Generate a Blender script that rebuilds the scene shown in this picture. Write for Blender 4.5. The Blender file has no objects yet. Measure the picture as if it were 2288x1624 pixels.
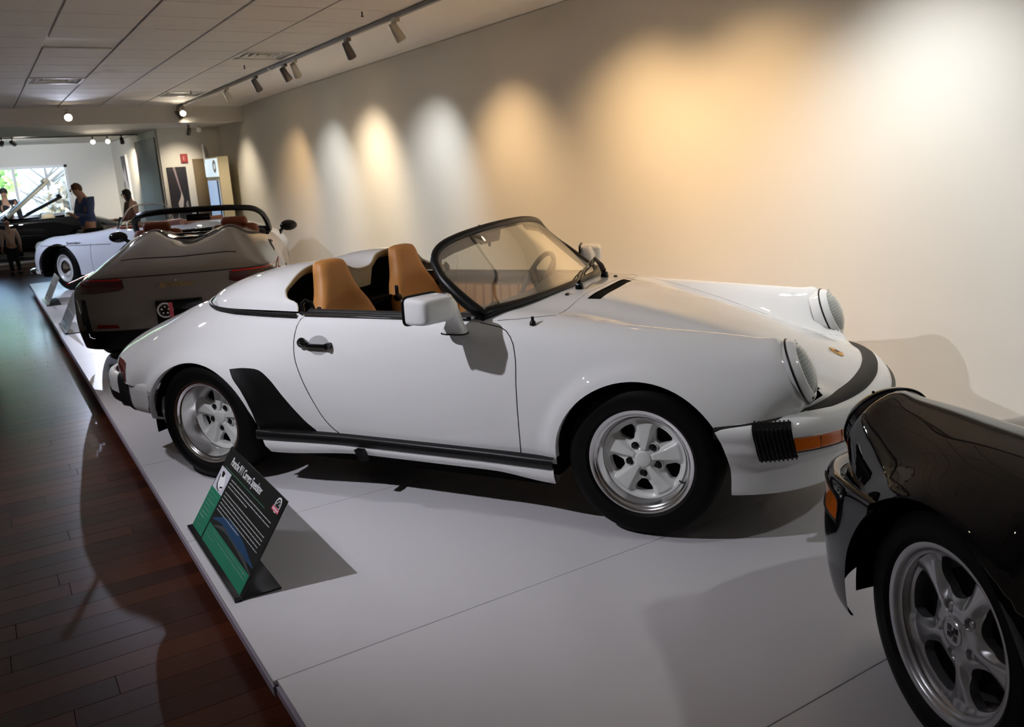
import bpy, bmesh, math, random
import numpy as np
from mathutils import Vector, Matrix
from mathutils.bvhtree import BVHTree
random.seed(7); np.random.seed(7)
PI = math.pi
scene = bpy.context.scene
COL = scene.collection

# ------------------------------------------------------------------ camera
CAMP = (0.0, 0.0, 1.51199)
YAW, PITCH, ROLL, FPX = 0.5499, 0.23712, -0.05829, 1870.09
fw = Vector((math.sin(YAW)*math.cos(PITCH), math.cos(YAW)*math.cos(PITCH), -math.sin(PITCH)))
rt = Vector((math.cos(YAW), -math.sin(YAW), 0)); up = rt.cross(fw)
r2 = rt*math.cos(ROLL) + up*math.sin(ROLL); u2 = -rt*math.sin(ROLL) + up*math.cos(ROLL)
cd = bpy.data.cameras.new('camera'); cam = bpy.data.objects.new('camera', cd); COL.objects.link(cam)
cam.matrix_world = Matrix(((r2.x, u2.x, -fw.x, CAMP[0]), (r2.y, u2.y, -fw.y, CAMP[1]), (r2.z, u2.z, -fw.z, CAMP[2]), (0, 0, 0, 1)))
cd.sensor_fit = 'HORIZONTAL'; cd.sensor_width = 36.0; cd.lens = FPX/2288*36.0
cd.clip_start = 0.05; cd.clip_end = 400
cd.dof.use_dof = True; cd.dof.focus_distance = 3.3; cd.dof.aperture_fstop = 6.3
scene.camera = cam
scene.view_settings.view_transform = 'Standard'; scene.view_settings.look = 'None'
scene.view_settings.gamma = 1.0; scene.view_settings.use_curve_mapping = False
scene.view_settings.exposure = 1.0

# ------------------------------------------------------------------ room numbers
XW = 4.40; CEIL = 2.766; FLOOR = -0.15; EDGE = 0.52; XL = -5.2; YB = -5.0
BEAM = 16.1; CEIL2 = 2.50; YA = 18.0; YWIN = 23.0; TRK = 3.27

# ------------------------------------------------------------------ world (daylight outside the far window)
w = bpy.data.worlds.new('sky'); scene.world = w; w.use_nodes = True
nt = w.node_tree; bg = nt.nodes['Background']
sky = nt.nodes.new('ShaderNodeTexSky'); sky.sky_type = 'NISHITA'; sky.sun_elevation = math.radians(38); sky.sun_rotation = math.radians(120); sky.sun_disc = False
nt.links.new(sky.outputs[0], bg.inputs[0]); bg.inputs[1].default_value = 1.4

# ------------------------------------------------------------------ lamps of the room
WARM = (1.0, 0.66, 0.34); NEUT = (1.0, 0.86, 0.66); COOL = (0.93, 0.97, 1.0); LILAC = (0.90, 0.90, 1.0); BLUE = (0.72, 0.78, 1.0)
def spot(p, tgt, power, col, deg=60, blend=0.6, rad=0.03):
    l = bpy.data.lights.new('spot_lamp', 'SPOT'); l.energy = power; l.color = col
    l.spot_size = math.radians(deg); l.spot_blend = blend; l.shadow_soft_size = rad
    o = bpy.data.objects.new('spot_lamp', l); COL.objects.link(o)
    o.location = p; o.rotation_euler = (Vector(tgt)-Vector(p)).to_track_quat('-Z', 'Y').to_euler()
    return o
# wall-washing heads on the track along the wall: (Y on track, Y on wall, z aimed at, colour, power, angle)
WALLSPOTS = [(16.0, 16.1, .8, NEUT, 60, 88), (12.6, 13.5, .8, WARM, 46, 82), (11.15, 11.8, .8, COOL, 52, 84),
             (9.96, 10.25, .85, NEUT, 78, 92), (9.6, 10.6, .8, WARM, 24, 90), (8.0, 8.65, .8, COOL, 58, 86), (6.9, 6.95, .8, WARM, 56, 92),
             (4.95, 5.05, .6, WARM, 56, 112), (4.0, 4.0, .6, WARM, 46, 112), (2.7, 2.75, .75, COOL, 60, 104), (1.0, 1.0, .8, COOL, 34, 96)]
# heads over the walkway that light the cars: (head, target, power, colour, angle)
CARSPOTS = [((-0.7, 3.4, 2.55), (1.9, 3.3, 0.4), 120, LILAC, 80), ((-0.9, 6.6, 2.55), (1.0, 5.4, 0.3), 100, LILAC, 70),
            ((-0.9, 10.6, 2.55), (1.2, 9.4, 0.2), 110, BLUE, 70), ((-0.9, 13.6, 2.55), (1.4, 13.4, 0.3), 150, BLUE, 75),
            ((3.27, 0.6, 2.6), (2.0, 2.2, 0.0), 22, COOL, 90), ((3.2, 15.4, 2.6), (2.2, 13.0, 0.3), 60, NEUT, 80)]

# ------------------------------------------------------------------ materials
MATS = {}
def mat(name, col=(.8, .8, .8), rough=.5, metal=0., coat=0., crough=.03, spec=.5, emis=None, estr=1., bump=0, bscale=60, vary=0, vscale=5, sub=0):
    if name in MATS: return MATS[name]
    m = bpy.data.materials.new(name); m.use_nodes = True; n = m.node_tree; b = n.nodes['Principled BSDF']
    b.inputs['Base Color'].default_value = (*col, 1); b.inputs['Roughness'].default_value = rough; b.inputs['Metallic'].default_value = metal
    b.inputs['Coat Weight'].default_value = coat; b.inputs['Coat Roughness'].default_value = crough; b.inputs['Specular IOR Level'].default_value = spec
    if emis: b.inputs['Emission Color'].default_value = (*emis, 1); b.inputs['Emission Strength'].default_value = estr
    tc = n.nodes.new('ShaderNodeTexCoord'); nz = n.nodes.new('ShaderNodeTexNoise'); nz.inputs['Scale'].default_value = vscale; nz.inputs['Detail'].default_value = 6
    n.links.new(tc.outputs['Object'], nz.inputs['Vector'])
    if vary:
        mx = n.nodes.new('ShaderNodeMix'); mx.data_type = 'RGBA'
        mx.inputs[6].default_value = (*[c*(1-vary) for c in col], 1); mx.inputs[7].default_value = (*[min(1, c*(1+vary)) for c in col], 1)
        n.links.new(nz.outputs['Fac'], mx.inputs[0]); n.links.new(mx.outputs[2], b.inputs['Base Color'])
    else:
        mr = n.nodes.new('ShaderNodeMapRange'); mr.inputs[3].default_value = max(0, rough-.03); mr.inputs[4].default_value = min(1, rough+.03)
        n.links.new(nz.outputs['Fac'], mr.inputs[0]); n.links.new(mr.outputs[0], b.inputs['Roughness'])
    if bump:
        n2 = n.nodes.new('ShaderNodeTexNoise'); n2.inputs['Scale'].default_value = bscale; n.links.new(tc.outputs['Object'], n2.inputs['Vector'])
        bp = n.nodes.new('ShaderNodeBump'); bp.inputs['Strength'].default_value = bump; bp.inputs['Distance'].default_value = .002
        n.links.new(n2.outputs['Fac'], bp.inputs['Height']); n.links.new(bp.outputs[0], b.inputs['Normal'])
    MATS[name] = m; return m
def glassmat(name, tint, gloss=.9, rough=.01, fac=1.0):
    if name in MATS: return MATS[name]
    m = bpy.data.materials.new(name); m.use_nodes = True; n = m.node_tree; n.nodes.remove(n.nodes['Principled BSDF'])
    out = n.nodes['Material Output']; tr = n.nodes.new('ShaderNodeBsdfTransparent'); tr.inputs[0].default_value = (*tint, 1)
    gl = n.nodes.new('ShaderNodeBsdfGlossy'); gl.inputs['Roughness'].default_value = rough; gl.inputs[0].default_value = (gloss, gloss, gloss, 1)
    fr = n.nodes.new('ShaderNodeFresnel'); fr.inputs[0].default_value = 1.5
    mu = n.nodes.new('ShaderNodeMath'); mu.operation = 'MULTIPLY'; mu.inputs[1].default_value = fac
    mx = n.nodes.new('ShaderNodeMixShader'); n.links.new(fr.outputs[0], mu.inputs[0]); n.links.new(mu.outputs[0], mx.inputs[0])
    n.links.new(tr.outputs[0], mx.inputs[1]); n.links.new(gl.outputs[0], mx.inputs[2]); n.links.new(mx.outputs[0], out.inputs[0])
    MATS[name] = m; return m
M_WHITE = mat('white_paint', (.80, .80, .79), .5, coat=1, crough=.02, spec=0)
M_BLACKP = mat('black_paint', (.004, .004, .005), .5, coat=1, crough=.015, spec=0)
M_GREY = mat('grey_paint', (.21, .19, .175), .5, coat=1, spec=0)
M_IVORY = mat('pale_white_paint', (.66, .70, .76), .5, coat=1, spec=0)
M_RUB = mat('black_rubber', (.003, .003, .003), .4, spec=.25, bump=.2, bscale=300)
M_TYRE = mat('tyre_rubber', (.0035, .0035, .0035), .6, spec=.12, bump=.3, bscale=200)
M_PLAS = mat('black_plastic', (.004, .004, .004), .35, spec=.3)
M_GLOSSB = mat('gloss_black', (.005, .005, .005), .12)
M_DARK = mat('dark_cavity', (.004, .004, .004), .9, spec=.1)
M_ALU = mat('polished_aluminium', (.80, .79, .80), .17, metal=1)
M_CHROME = mat('chrome', (.9, .9, .9), .05, metal=1)
M_SILVER = mat('silver_wheel_paint', (.42, .42, .44), .28, metal=.75, coat=.6)
M_WHEELW = mat('white_wheel_paint', (.70, .71, .68), .3, coat=.7)
M_TAN = mat('tan_leather', (.56, .25, .07), .42, spec=.35, bump=.5, bscale=260, vary=.08, vscale=9)
M_TANL = mat('tan_door_leather', (.62, .30, .10), .5, bump=.4, bscale=200)
M_BROWNL = mat('brown_leather', (.20, .05, .02), .5, bump=.4, bscale=200)
M_REDL = mat('red_leather', (.25, .02, .02), .5)
M_CREAM = mat('cream_lining', (.50, .44, .30), .6)
M_AMBER = mat('amber_lens', (.62, .13, .008), .12, coat=1)
M_RED = mat('red_lens', (.16, .004, .004), .15, coat=1)
M_REDD = mat('dark_red_lens', (.05, .003, .004), .12, coat=1)
M_GOLD = mat('gold_metal', (.75, .45, .12), .3, metal=1)
M_GLASS = glassmat('tinted_windscreen_glass', (.95, .97, .84), fac=.5)
M_CLEAR = glassmat('clear_glass', (.92, .95, .95))
M_LENS = glassmat('headlight_glass', (.92, .95, .93), gloss=1, rough=.05, fac=1.6)
_n = M_LENS.node_tree; _o = _n.nodes['Material Output']; _p = _n.nodes['Mix Shader']; _d = _n.nodes.new('ShaderNodeBsdfDiffuse'); _d.inputs[0].default_value = (.75, .78, .74, 1)
_w = _n.nodes.new('ShaderNodeTexWave'); _w.inputs['Scale'].default_value = 22; _w.inputs['Distortion'].default_value = 2; _t = _n.nodes.new('ShaderNodeTexCoord'); _n.links.new(_t.outputs['Object'], _w.inputs[0])
_r = _n.nodes.new('ShaderNodeMapRange'); _r.inputs[3].default_value = .38; _r.inputs[4].default_value = .5; _n.links.new(_w.outputs['Fac'], _r.inputs[0])
_m = _n.nodes.new('ShaderNodeMixShader'); _n.links.new(_r.outputs[0], _m.inputs[0]); _n.links.new(_p.outputs[0], _m.inputs[1]); _n.links.new(_d.outputs[0], _m.inputs[2]); _n.links.new(_m.outputs[0], _o.inputs[0])

# ------------------------------------------------------------------ mesh helpers
class MB:
    def __init__(s): s.v = []; s.f = []; s.m = []
    def add(s, vs, fs, mi=0, M=None):
        o = len(s.v)
        for p in vs: s.v.append(tuple(M @ Vector(p)) if M is not None else tuple(p))
        for f in fs: s.f.append(tuple(i+o for i in f)); s.m.append(mi)
        return s
    def box(s, c, d, mi=0, M=None):
        x, y, z = c; a, b, e = d[0]/2, d[1]/2, d[2]/2
        vs = [(x+i*a, y+j*b, z+k*e) for i in (-1, 1) for j in (-1, 1) for k in (-1, 1)]
        return s.add(vs, [(0, 1, 3, 2), (4, 6, 7, 5), (0, 4, 5, 1), (2, 3, 7, 6), (0, 2, 6, 4), (1, 5, 7, 3)], mi, M)
    def rbox(s, c, d, r=.01, seg=2, mi=0, M=None):
        bm = bmesh.new(); bmesh.ops.create_cube(bm, size=1)
        for v in bm.verts: v.co = Vector((v.co.x*d[0], v.co.y*d[1], v.co.z*d[2]))
        r = min(r, min(d)*.49)
        bmesh.ops.bevel(bm, geom=bm.edges[:], offset=r, segments=seg, affect='EDGES', profile=.5)
        T = Matrix.Translation(c)
        if M is not None: T = M @ T
        vs = [T @ v.co for v in bm.verts]; fs = [[v.index for v in f.verts] for f in bm.faces]; bm.free()
        return s.add(vs, fs, mi)
    def tube(s, pts, r, seg=8, mi=0, closed=False, caps=True, flat=1.0, M=None):
        P = [Vector(p) for p in pts]; n = len(P); vs = []; fs = []
        t0 = None; U = None
        for i in range(n):
            if closed: t = (P[(i+1) % n]-P[i-1])
            else: t = (P[min(i+1, n-1)]-P[max(i-1, 0)])
            if t.length < 1e-9: t = Vector((0, 0, 1))
            t.normalize()
            if U is None:
                U = t.orthogonal().normalized()
            else:
                U = (U - t*U.dot(t)); U = U.normalized() if U.length > 1e-6 else t.orthogonal().normalized()
            W = t.cross(U); rr = r[i] if isinstance(r, (list, tuple)) else r
            for k in range(seg):
                a = 2*PI*k/seg; vs.append(P[i]+U*(rr*math.cos(a))+W*(rr*flat*math.sin(a)))
        m = n if closed else n-1
        for i in range(m):
            j = (i+1) % n
            for k in range(seg):
                l = (k+1) % seg; fs.append((i*seg+k, i*seg+l, j*seg+l, j*seg+k))
        if caps and not closed: fs.append(tuple(range(seg))[::-1]); fs.append(tuple((n-1)*seg+k for k in range(seg)))
        return s.add(vs, fs, mi, M)
    def lathe(s, prof, seg=48, mi=0, M=None, closed=False):   # (r, z) about z
        vs = []; fs = []; n = len(prof)
        for k in range(seg):
            a = 2*PI*k/seg
            for r, z in prof: vs.append((r*math.cos(a), r*math.sin(a), z))
        for k in range(seg):
            l = (k+1) % seg
            for i in range(n-1): fs.append((k*n+i, l*n+i, l*n+i+1, k*n+i+1))
            if closed: fs.append((k*n+n-1, l*n+n-1, l*n, k*n))
        return s.add(vs, fs, mi, M)
    def prism(s, poly, a, b, axis=1, mi=0, M=None):       # 2D polygon extruded along axis from a to b
        def P(u, v, t): return [(t, u, v), (u, t, v), (u, v, t)][axis]
        n = len(poly); vs = [P(u, v, a) for u, v in poly]+[P(u, v, b) for u, v in poly]
        fs = [tuple(range(n))[::-1], tuple(range(n, 2*n))]+[(i, (i+1) % n, n+(i+1) % n, n+i) for i in range(n)]
        return s.add(vs, fs, mi, M)
    def grid(s, G, mi=0, closeu=False, closev=False, M=None):
        nu, nv = len(G), len(G[0]); vs = [p for row in G for p in row]; fs = []
        for i in range(nu if closeu else nu-1):
            for j in range(nv if closev else nv-1):
                i2, j2 = (i+1) % nu, (j+1) % nv; fs.append((i*nv+j, i2*nv+j, i2*nv+j2, i*nv+j2))
        return s.add(vs, fs, mi, M)
    def ell(s, c, d, seg=20, rings=12, mi=0, M=None):
        G = [[(c[0]+d[0]*math.sin(PI*i/rings)*math.cos(2*PI*k/seg), c[1]+d[1]*math.sin(PI*i/rings)*math.sin(2*PI*k/seg), c[2]+d[2]*math.cos(PI*i/rings)) for k in range(seg)] for i in range(rings+1)]
        return s.grid(G, mi, closev=True, M=M)
    def build(s, name, mats, parent=None, smooth=True, angle=35, label=None, fix=True):
        me = bpy.data.meshes.new(name); me.from_pydata(s.v, [], s.f)
        if not isinstance(mats, (list, tuple)): mats = [mats]
        for m in mats: me.materials.append(m)
        me.polygons.foreach_set('material_index', s.m)
        if fix:
            bm = bmesh.new(); bm.from_mesh(me); bmesh.ops.remove_doubles(bm, verts=bm.verts, dist=1e-5); bmesh.ops.recalc_face_normals(bm, faces=bm.faces); bm.to_mesh(me); bm.free()
        if smooth:
            me.polygons.foreach_set('use_smooth', [True]*len(me.polygons))
            me.set_sharp_from_angle(angle=math.radians(angle))
        me.update()
        o = bpy.data.objects.new(name, me); COL.objects.link(o)
        if parent: o.parent = parent
        if label: o['label'] = label
        return o
def empty(name, label, cat, loc=(0, 0, 0), rz=0, group=None):
    o = bpy.data.objects.new(name, None); COL.objects.link(o); o.location = loc; o.rotation_euler = (0, 0, rz); o.empty_display_size = .1
    return tag(o, label, cat, group)
def tag(o, label, cat, group=None):
    o['label'] = label; o['category'] = cat
    if group: o['group'] = group
    return o
def struct(o): o['kind'] = 'structure'; return o
def text_mesh(s, size, mat_, name, parent, M, width=None, bold=0, italic=0, ext=.0006, align='LEFT'):
    cu = bpy.data.curves.new(name, 'FONT'); cu.body = s; cu.size = size; cu.extrude = ext; cu.offset = bold; cu.shear = italic; cu.align_x = align
    t = bpy.data.objects.new('tmp', cu); COL.objects.link(t)
    dg = bpy.context.evaluated_depsgraph_get(); me = bpy.data.meshes.new_from_object(t.evaluated_get(dg)); bpy.data.objects.remove(t); bpy.data.curves.remove(cu)
    if width:
        xs = [v.co.x for v in me.vertices]; k = width/(max(xs)-min(xs))
        for v in me.vertices: v.co.x *= k
    me.transform(M); me.materials.clear(); me.materials.append(mat_); me.name = name
    o = bpy.data.objects.new(name, me); COL.objects.link(o)
    if parent: o.parent = parent
    return o

def pchip(t, y, tt):
    t = np.asarray(t, float); y = np.asarray(y, float); h = np.diff(t); d = np.diff(y, axis=0)/h[:, None]; m = np.zeros_like(y)
    if len(t) == 2: m[:] = d[0]
    else:
        h0, h1 = h[:-1, None], h[1:, None]; w1 = 2*h1+h0; w2 = h1+2*h0
        a, b = d[:-1], d[1:]; ok = a*b > 0
        m[1:-1] = np.where(ok, (w1+w2)/(w1/np.where(ok, a, 1)+w2/np.where(ok, b, 1)), 0)
        m[0] = d[0]*1.0; m[-1] = d[-1]*1.0
    i = np.clip(np.searchsorted(t, tt, side='right')-1, 0, len(t)-2); s = ((tt-t[i])/h[i])[:, None]; hh = h[i][:, None]
    return y[i]*(1+2*s)*(1-s)**2+m[i]*hh*s*(1-s)**2+y[i+1]*s*s*(3-2*s)+m[i+1]*hh*s*s*(s-1)
def crom(t, y, tt):     # non-uniform Catmull-Rom
    t = np.asarray(t, float); y = np.asarray(y, float); h = np.diff(t); d = np.diff(y, axis=0)/h[:, None]; m = np.zeros_like(y)
    if len(t) > 2: m[1:-1] = (d[:-1]*h[1:, None]+d[1:]*h[:-1, None])/(h[:-1]+h[1:])[:, None]
    m[0] = d[0]; m[-1] = d[-1]
    i = np.clip(np.searchsorted(t, tt, side='right')-1, 0, len(t)-2); s = ((tt-t[i])/h[i])[:, None]; hh = h[i][:, None]
    return y[i]*(1+2*s)*(1-s)**2+m[i]*hh*s*(1-s)**2+y[i+1]*s*s*(3-2*s)+m[i+1]*hh*s*s*(s-1)
def resample(P, nu, nv, smooth=3, interp=crom):
    P = np.asarray(P, float)
    def param(A):
        d = np.linalg.norm(np.diff(A, axis=0), axis=2).mean(1)+1e-4; return np.r_[0, np.cumsum(d)]
    t = param(P); tt = np.linspace(0, t[-1], nu); m, n, _ = P.shape
    Q = interp(t, P.reshape(m, -1), tt).reshape(nu, n, 3)
    QT = Q.transpose(1, 0, 2); t = param(QT); tt = np.linspace(0, t[-1], nv)
    Q = interp(t, QT.reshape(n, -1), tt).reshape(nv, nu, 3).transpose(1, 0, 2)
    for _ in range(smooth):
        R = Q.copy(); R[1:-1] = Q[1:-1]*.5+(Q[:-2]+Q[2:])*.25; Q = R; R = Q.copy(); R[:, 1:-1] = Q[:, 1:-1]*.5+(Q[:, :-2]+Q[:, 2:])*.25; Q = R
    return Q
def in_poly(x, y, poly):
    c = False; n = len(poly); j = n-1
    for i in range(n):
        xi, yi = poly[i]; xj, yj = poly[j]
        if (yi > y) != (yj > y) and x < (xj-xi)*(y-yi)/(yj-yi)+xi: c = not c
        j = i
    return c
def smooth_poly(pts, n=6):
    P = np.array(pts+[pts[0]], float); P = np.c_[P, np.zeros(len(P))]
    t = np.r_[0, np.cumsum(np.linalg.norm(np.diff(P, axis=0), axis=1))]
    return [tuple(p[:2]) for p in crom(t, P, np.linspace(0, t[-1], len(pts)*n+1))[:-1]]
def poly_line(pts, n=40):
    P = np.array(pts, float); t = np.r_[0, np.cumsum(np.linalg.norm(np.diff(P, axis=0), axis=1))]
    return crom(t, P, np.linspace(0, t[-1], n))
def arc(cx, cz, r, a0, a1, n=24): return [(cx+r*math.cos(math.radians(a0+(a1-a0)*i/n)), cz+r*math.sin(math.radians(a0+(a1-a0)*i/n))) for i in range(n+1)]

class Skin:
    """smooth car skin made from a net of half sections; panels are cut out of it along curves"""
    def __init__(s, net, nu, nv, smooth=3, mirror=True, interp=crom, flares=()):
        net = [[tuple(p) for p in row] for row in net]
        if mirror: net = [[(x, -y, z) for x, y, z in row[:0:-1]]+row for row in net]
        Q = resample(net, nu, nv, smooth, interp)
        for (cx, cz, r, h, wd) in flares:
            dd = np.hypot(Q[..., 0]-cx, np.maximum(Q[..., 2]-cz, (Q[..., 2]-cz)*.0))
            tt = np.clip((dd-r-.012)/wd, 0, 1); g = h*(1-tt*tt*(3-2*tt))*np.clip((np.abs(Q[..., 1])-.60)/.12, 0, 1)*(dd > r-.12)*np.clip((Q[..., 2]-.2)/.2, 0, 1)
            Q[..., 1] += np.sign(Q[..., 1])*g
        s.Q = Q; s.nu, s.nv = nu, nv
        s.V = Q.reshape(-1, 3)
        du = np.gradient(Q, axis=0); dv = np.gradient(Q, axis=1); N = np.cross(du, dv); N /= np.linalg.norm(N, axis=2, keepdims=True)+1e-12
        # outward = away from the axis line y=0,z=.35
        C = Q-np.array([0, 0, .35]); C[..., 0] = 0
        if (N*C).sum() < 0: N = -N
        s.N = N.reshape(-1, 3)
        s.F = [(i*nv+j, (i+1)*nv+j, (i+1)*nv+j+1, i*nv+j+1) for i in range(nu-1) for j in range(nv-1)]
        tris = [];
        for a, b, c, d in s.F: tris += [(a, b, c), (a, c, d)]
        s.T = tris; s.bvh = BVHTree.FromPolygons([Vector(v) for v in s.V], tris)
        s.bm = bmesh.new(); vs = [s.bm.verts.new(v) for v in s.V]
        for f in s.F:
            try: s.bm.faces.new([vs[i] for i in f])
            except Exception: pass
        s.lay = s.bm.faces.layers.int.new('reg'); s.names = ['rest']; s.cuts = []
    def sy(s, x, z, side=-1):
        h = s.bvh.ray_cast(Vector((x, side*3, z)), Vector((0, -side, 0))); return h[0].y if h[0] else side*.8
    def sz(s, x, y):
        h = s.bvh.ray_cast(Vector((x, y, 3)), Vector((0, 0, -1))); return h[0].z if h[0] else .8
    def nrm(s, p):
        loc, n, i, d = s.bvh.find_nearest(Vector(p))
        a, b, c = s.T[i]; A, B, C = [Vector(s.V[k]) for k in (a, b, c)]
        v0, v1, v2 = B-A, C-A, loc-A; d00, d01, d11, d20, d21 = v0.dot(v0), v0.dot(v1), v1.dot(v1), v2.dot(v0), v2.dot(v1)
        den = d00*d11-d01*d01
        if abs(den) < 1e-14: return Vector(s.N[a])
        v = (d11*d20-d01*d21)/den; w_ = (d00*d21-d01*d20)/den; u = 1-v-w_
        return (Vector(s.N[a])*u+Vector(s.N[b])*v+Vector(s.N[c])*w_).normalized()
    def _ok(s, c, n, side, zmin):
        return (side == 0 or c.y*side > .02) and c.z > zmin
    def cut(s, name, poly, axis='xz', side=0, zmin=-9, nmin=None):
        """axis xz: seen from the side, xy: seen from above, yz: seen from the front (x given by zmin)"""
        ia, ib = {'xz': (0, 2), 'xy': (0, 1), 'yz': (1, 2)}[axis]
        ax = {'xz': Vector((0, 1, 0)), 'xy': Vector((0, 0, 1)), 'yz': Vector((1, 0, 0))}[axis]
        xs = [p[0] for p in poly]; ys = [p[1] for p in poly]; bb = (min(xs)-.03, max(xs)+.03, min(ys)-.03, max(ys)+.03)
        def okf(f):
            c = f.calc_center_median()
            if side and c.y*side < .02: return False
            if axis != 'yz' and c.z < zmin: return False
            if axis == 'yz' and (c.x-zmin)*(1 if zmin > 0 else -1) < 0: return False
            return bb[0] < c[ia] < bb[1] and bb[2] < c[ib] < bb[3]
        cand = set(f for f in s.bm.faces if okf(f))
        n = len(poly)
        for k in range(n):
            a, b = poly[k], poly[(k+1) % n]
            if math.hypot(a[0]-b[0], a[1]-b[1]) < 1e-6: continue
            sb = (min(a[0], b[0]), max(a[0], b[0]), min(a[1], b[1]), max(a[1], b[1]))
            sel = []
            for f in cand:
                if not f.is_valid: continue
                us = [v.co[ia] for v in f.verts]; vs = [v.co[ib] for v in f.verts]
                if max(us) >= sb[0] and min(us) <= sb[1] and max(vs) >= sb[2] and min(vs) <= sb[3]: sel.append(f)
            if not sel: continue
            dx = [0, 0, 0]; dx[ia] = b[0]-a[0]; dx[ib] = b[1]-a[1]; no = Vector(dx).cross(ax)
            co = [0, 0, 0]; co[ia] = a[0]; co[ib] = a[1]
            geom = set(sel)
            for f in sel: geom.update(f.edges); geom.update(f.verts)
            r = bmesh.ops.bisect_plane(s.bm, geom=list(geom), plane_co=Vector(co), plane_no=no.normalized(), dist=1e-5)
            cand = set(f for f in cand if f.is_valid); cand.update(g for g in r['geom'] if isinstance(g, bmesh.types.BMFace))
        if name not in s.names: s.names.append(name)
        idx = s.names.index(name)
        for f in s.bm.faces:
            if f[s.lay] != 0: continue
            c = f.calc_center_median()
            if not (bb[0] < c[ia] < bb[1] and bb[2] < c[ib] < bb[3]) or not okf(f): continue
            if in_poly(c[ia], c[ib], poly): f[s.lay] = idx
    def part(s, region, name, mats, parent, side=0, offset=0, label=None, thick=0):
        idx = s.names.index(region)
        fs = [f for f in s.bm.faces if f[s.lay] == idx and (side == 0 or f.calc_center_median().y*side > 0)]
        vid = {}; V = []; F = []
        for f in fs:
            L = []
            for v in f.verts:
                if v not in vid: vid[v] = len(V); V.append(v.co.copy())
                L.append(vid[v])
            F.append(L)
        if not F: print('EMPTY REGION', region); return None
        NN = [s.nrm(p) for p in V]
        V = [p+n*offset for p, n in zip(V, NN)]
        me = bpy.data.meshes.new(name); me.from_pydata(V, [], F)
        # orient faces outward
        bm = bmesh.new(); bm.from_mesh(me); bm.faces.ensure_lookup_table()
        for f in bm.faces:
            if f.normal.dot(sum((NN[v.index] for v in f.verts), Vector())) < 0: f.normal_flip()
        bm.to_mesh(me); bm.free()
        me.materials.append(mats) if not isinstance(mats, (list, tuple)) else [me.materials.append(m) for m in mats]
        me.polygons.foreach_set('use_smooth', [True]*len(me.polygons))
        me.normals_split_custom_set_from_vertices([tuple(n) for n in NN])
        o = bpy.data.objects.new(name, me); COL.objects.link(o); o.parent = parent
        if label: o['label'] = label
        return o
    def side_line(s, pts, side=-1, off=.0005):
        out = []
        for x, z in pts:
            p = Vector((x, s.sy(x, z, side), z)); out.append(p+s.nrm(p)*off)
        return out
    def top_line(s, pts, off=.0005):
        out = []
        for x, y in pts:
            p = Vector((x, y, s.sz(x, y))); out.append(p+s.nrm(p)*off)
        return out

# ------------------------------------------------------------------ room shell
M_WALL = mat('wall_paint', (.72, .69, .62), .8, bump=.15, bscale=90, vary=.02, vscale=1.5)
M_WALLF = mat('far_wall_paint', (.70, .70, .69), .8, vary=.02)
M_CEILB = mat('ceiling_grid_paint', (.82, .79, .75), .7)
M_TILE = mat('ceiling_tile_fibre', (.70, .665, .62), .9, bump=.6, bscale=400, vary=.04, vscale=3)
M_PLAT = mat('platform_laminate', (.60, .585, .60), .42, coat=.35, crough=.22, vary=.015, vscale=2)
M_PEDGE = mat('platform_edge_board', (.34, .29, .36), .5)
M_BASE = mat('dark_recess', (.03, .015, .012), .7)

def woodmat():
    m = bpy.data.materials.new('plank_wood'); m.use_nodes = True; n = m.node_tree; b = n.nodes['Principled BSDF']
    tc = n.nodes.new('ShaderNodeTexCoord'); oi = n.nodes.new('ShaderNodeObjectInfo'); ge = n.nodes.new('ShaderNodeNewGeometry')
    ad = n.nodes.new('ShaderNodeMath'); ad.operation = 'ADD'; fr = n.nodes.new('ShaderNodeMath'); fr.operation = 'FRACT'
    n.links.new(oi.outputs['Random'], ad.inputs[0]); n.links.new(ge.outputs['Random Per Island'], ad.inputs[1]); n.links.new(ad.outputs[0], fr.inputs[0])
    mp = n.nodes.new('ShaderNodeMapping'); mp.inputs['Scale'].default_value = (2.5, 40, 1)
    cb = n.nodes.new('ShaderNodeVectorMath'); cb.operation = 'ADD'; n.links.new(tc.outputs['Object'], cb.inputs[0]); n.links.new(fr.outputs[0], cb.inputs[1]); n.links.new(cb.outputs[0], mp.inputs[0])
    nz = n.nodes.new('ShaderNodeTexNoise'); nz.inputs['Scale'].default_value = 2.2; nz.inputs['Detail'].default_value = 8; nz.inputs['Distortion'].default_value = .6; n.links.new(mp.outputs[0], nz.inputs[0])
    r = n.nodes.new('ShaderNodeValToRGB'); e = r.color_ramp.elements; e[0].color = (.022, .0065, .004, 1); e[1].color = (.085, .022, .009, 1); e[1].position = 1
    x = r.color_ramp.elements.new(.5); x.color = (.046, .012, .006, 1)
    mx = n.nodes.new('ShaderNodeMath'); mx.operation = 'MULTIPLY_ADD'; mx.inputs[1].default_value = .45; n.links.new(nz.outputs['Fac'], mx.inputs[0])
    m3 = n.nodes.new('ShaderNodeMath'); m3.operation = 'MULTIPLY_ADD'; m3.inputs[1].default_value = .75; m3.inputs[2].default_value = -.1; n.links.new(fr.outputs[0], m3.inputs[0]); n.links.new(m3.outputs[0], mx.inputs[2])
    n.links.new(mx.outputs[0], r.inputs[0]); n.links.new(r.outputs[0], b.inputs['Base Color'])
    b.inputs['Roughness'].default_value = .30; b.inputs['Coat Weight'].default_value = .15; b.inputs['Coat Roughness'].default_value = .12; b.inputs['Specular IOR Level'].default_value = .28
    bp = n.nodes.new('ShaderNodeBump'); bp.inputs['Strength'].default_value = .12; bp.inputs['Distance'].default_value = .002; n.links.new(nz.outputs['Fac'], bp.inputs['Height']); n.links.new(bp.outputs[0], b.inputs['Normal'])
    return m
M_WOOD = woodmat()

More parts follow.
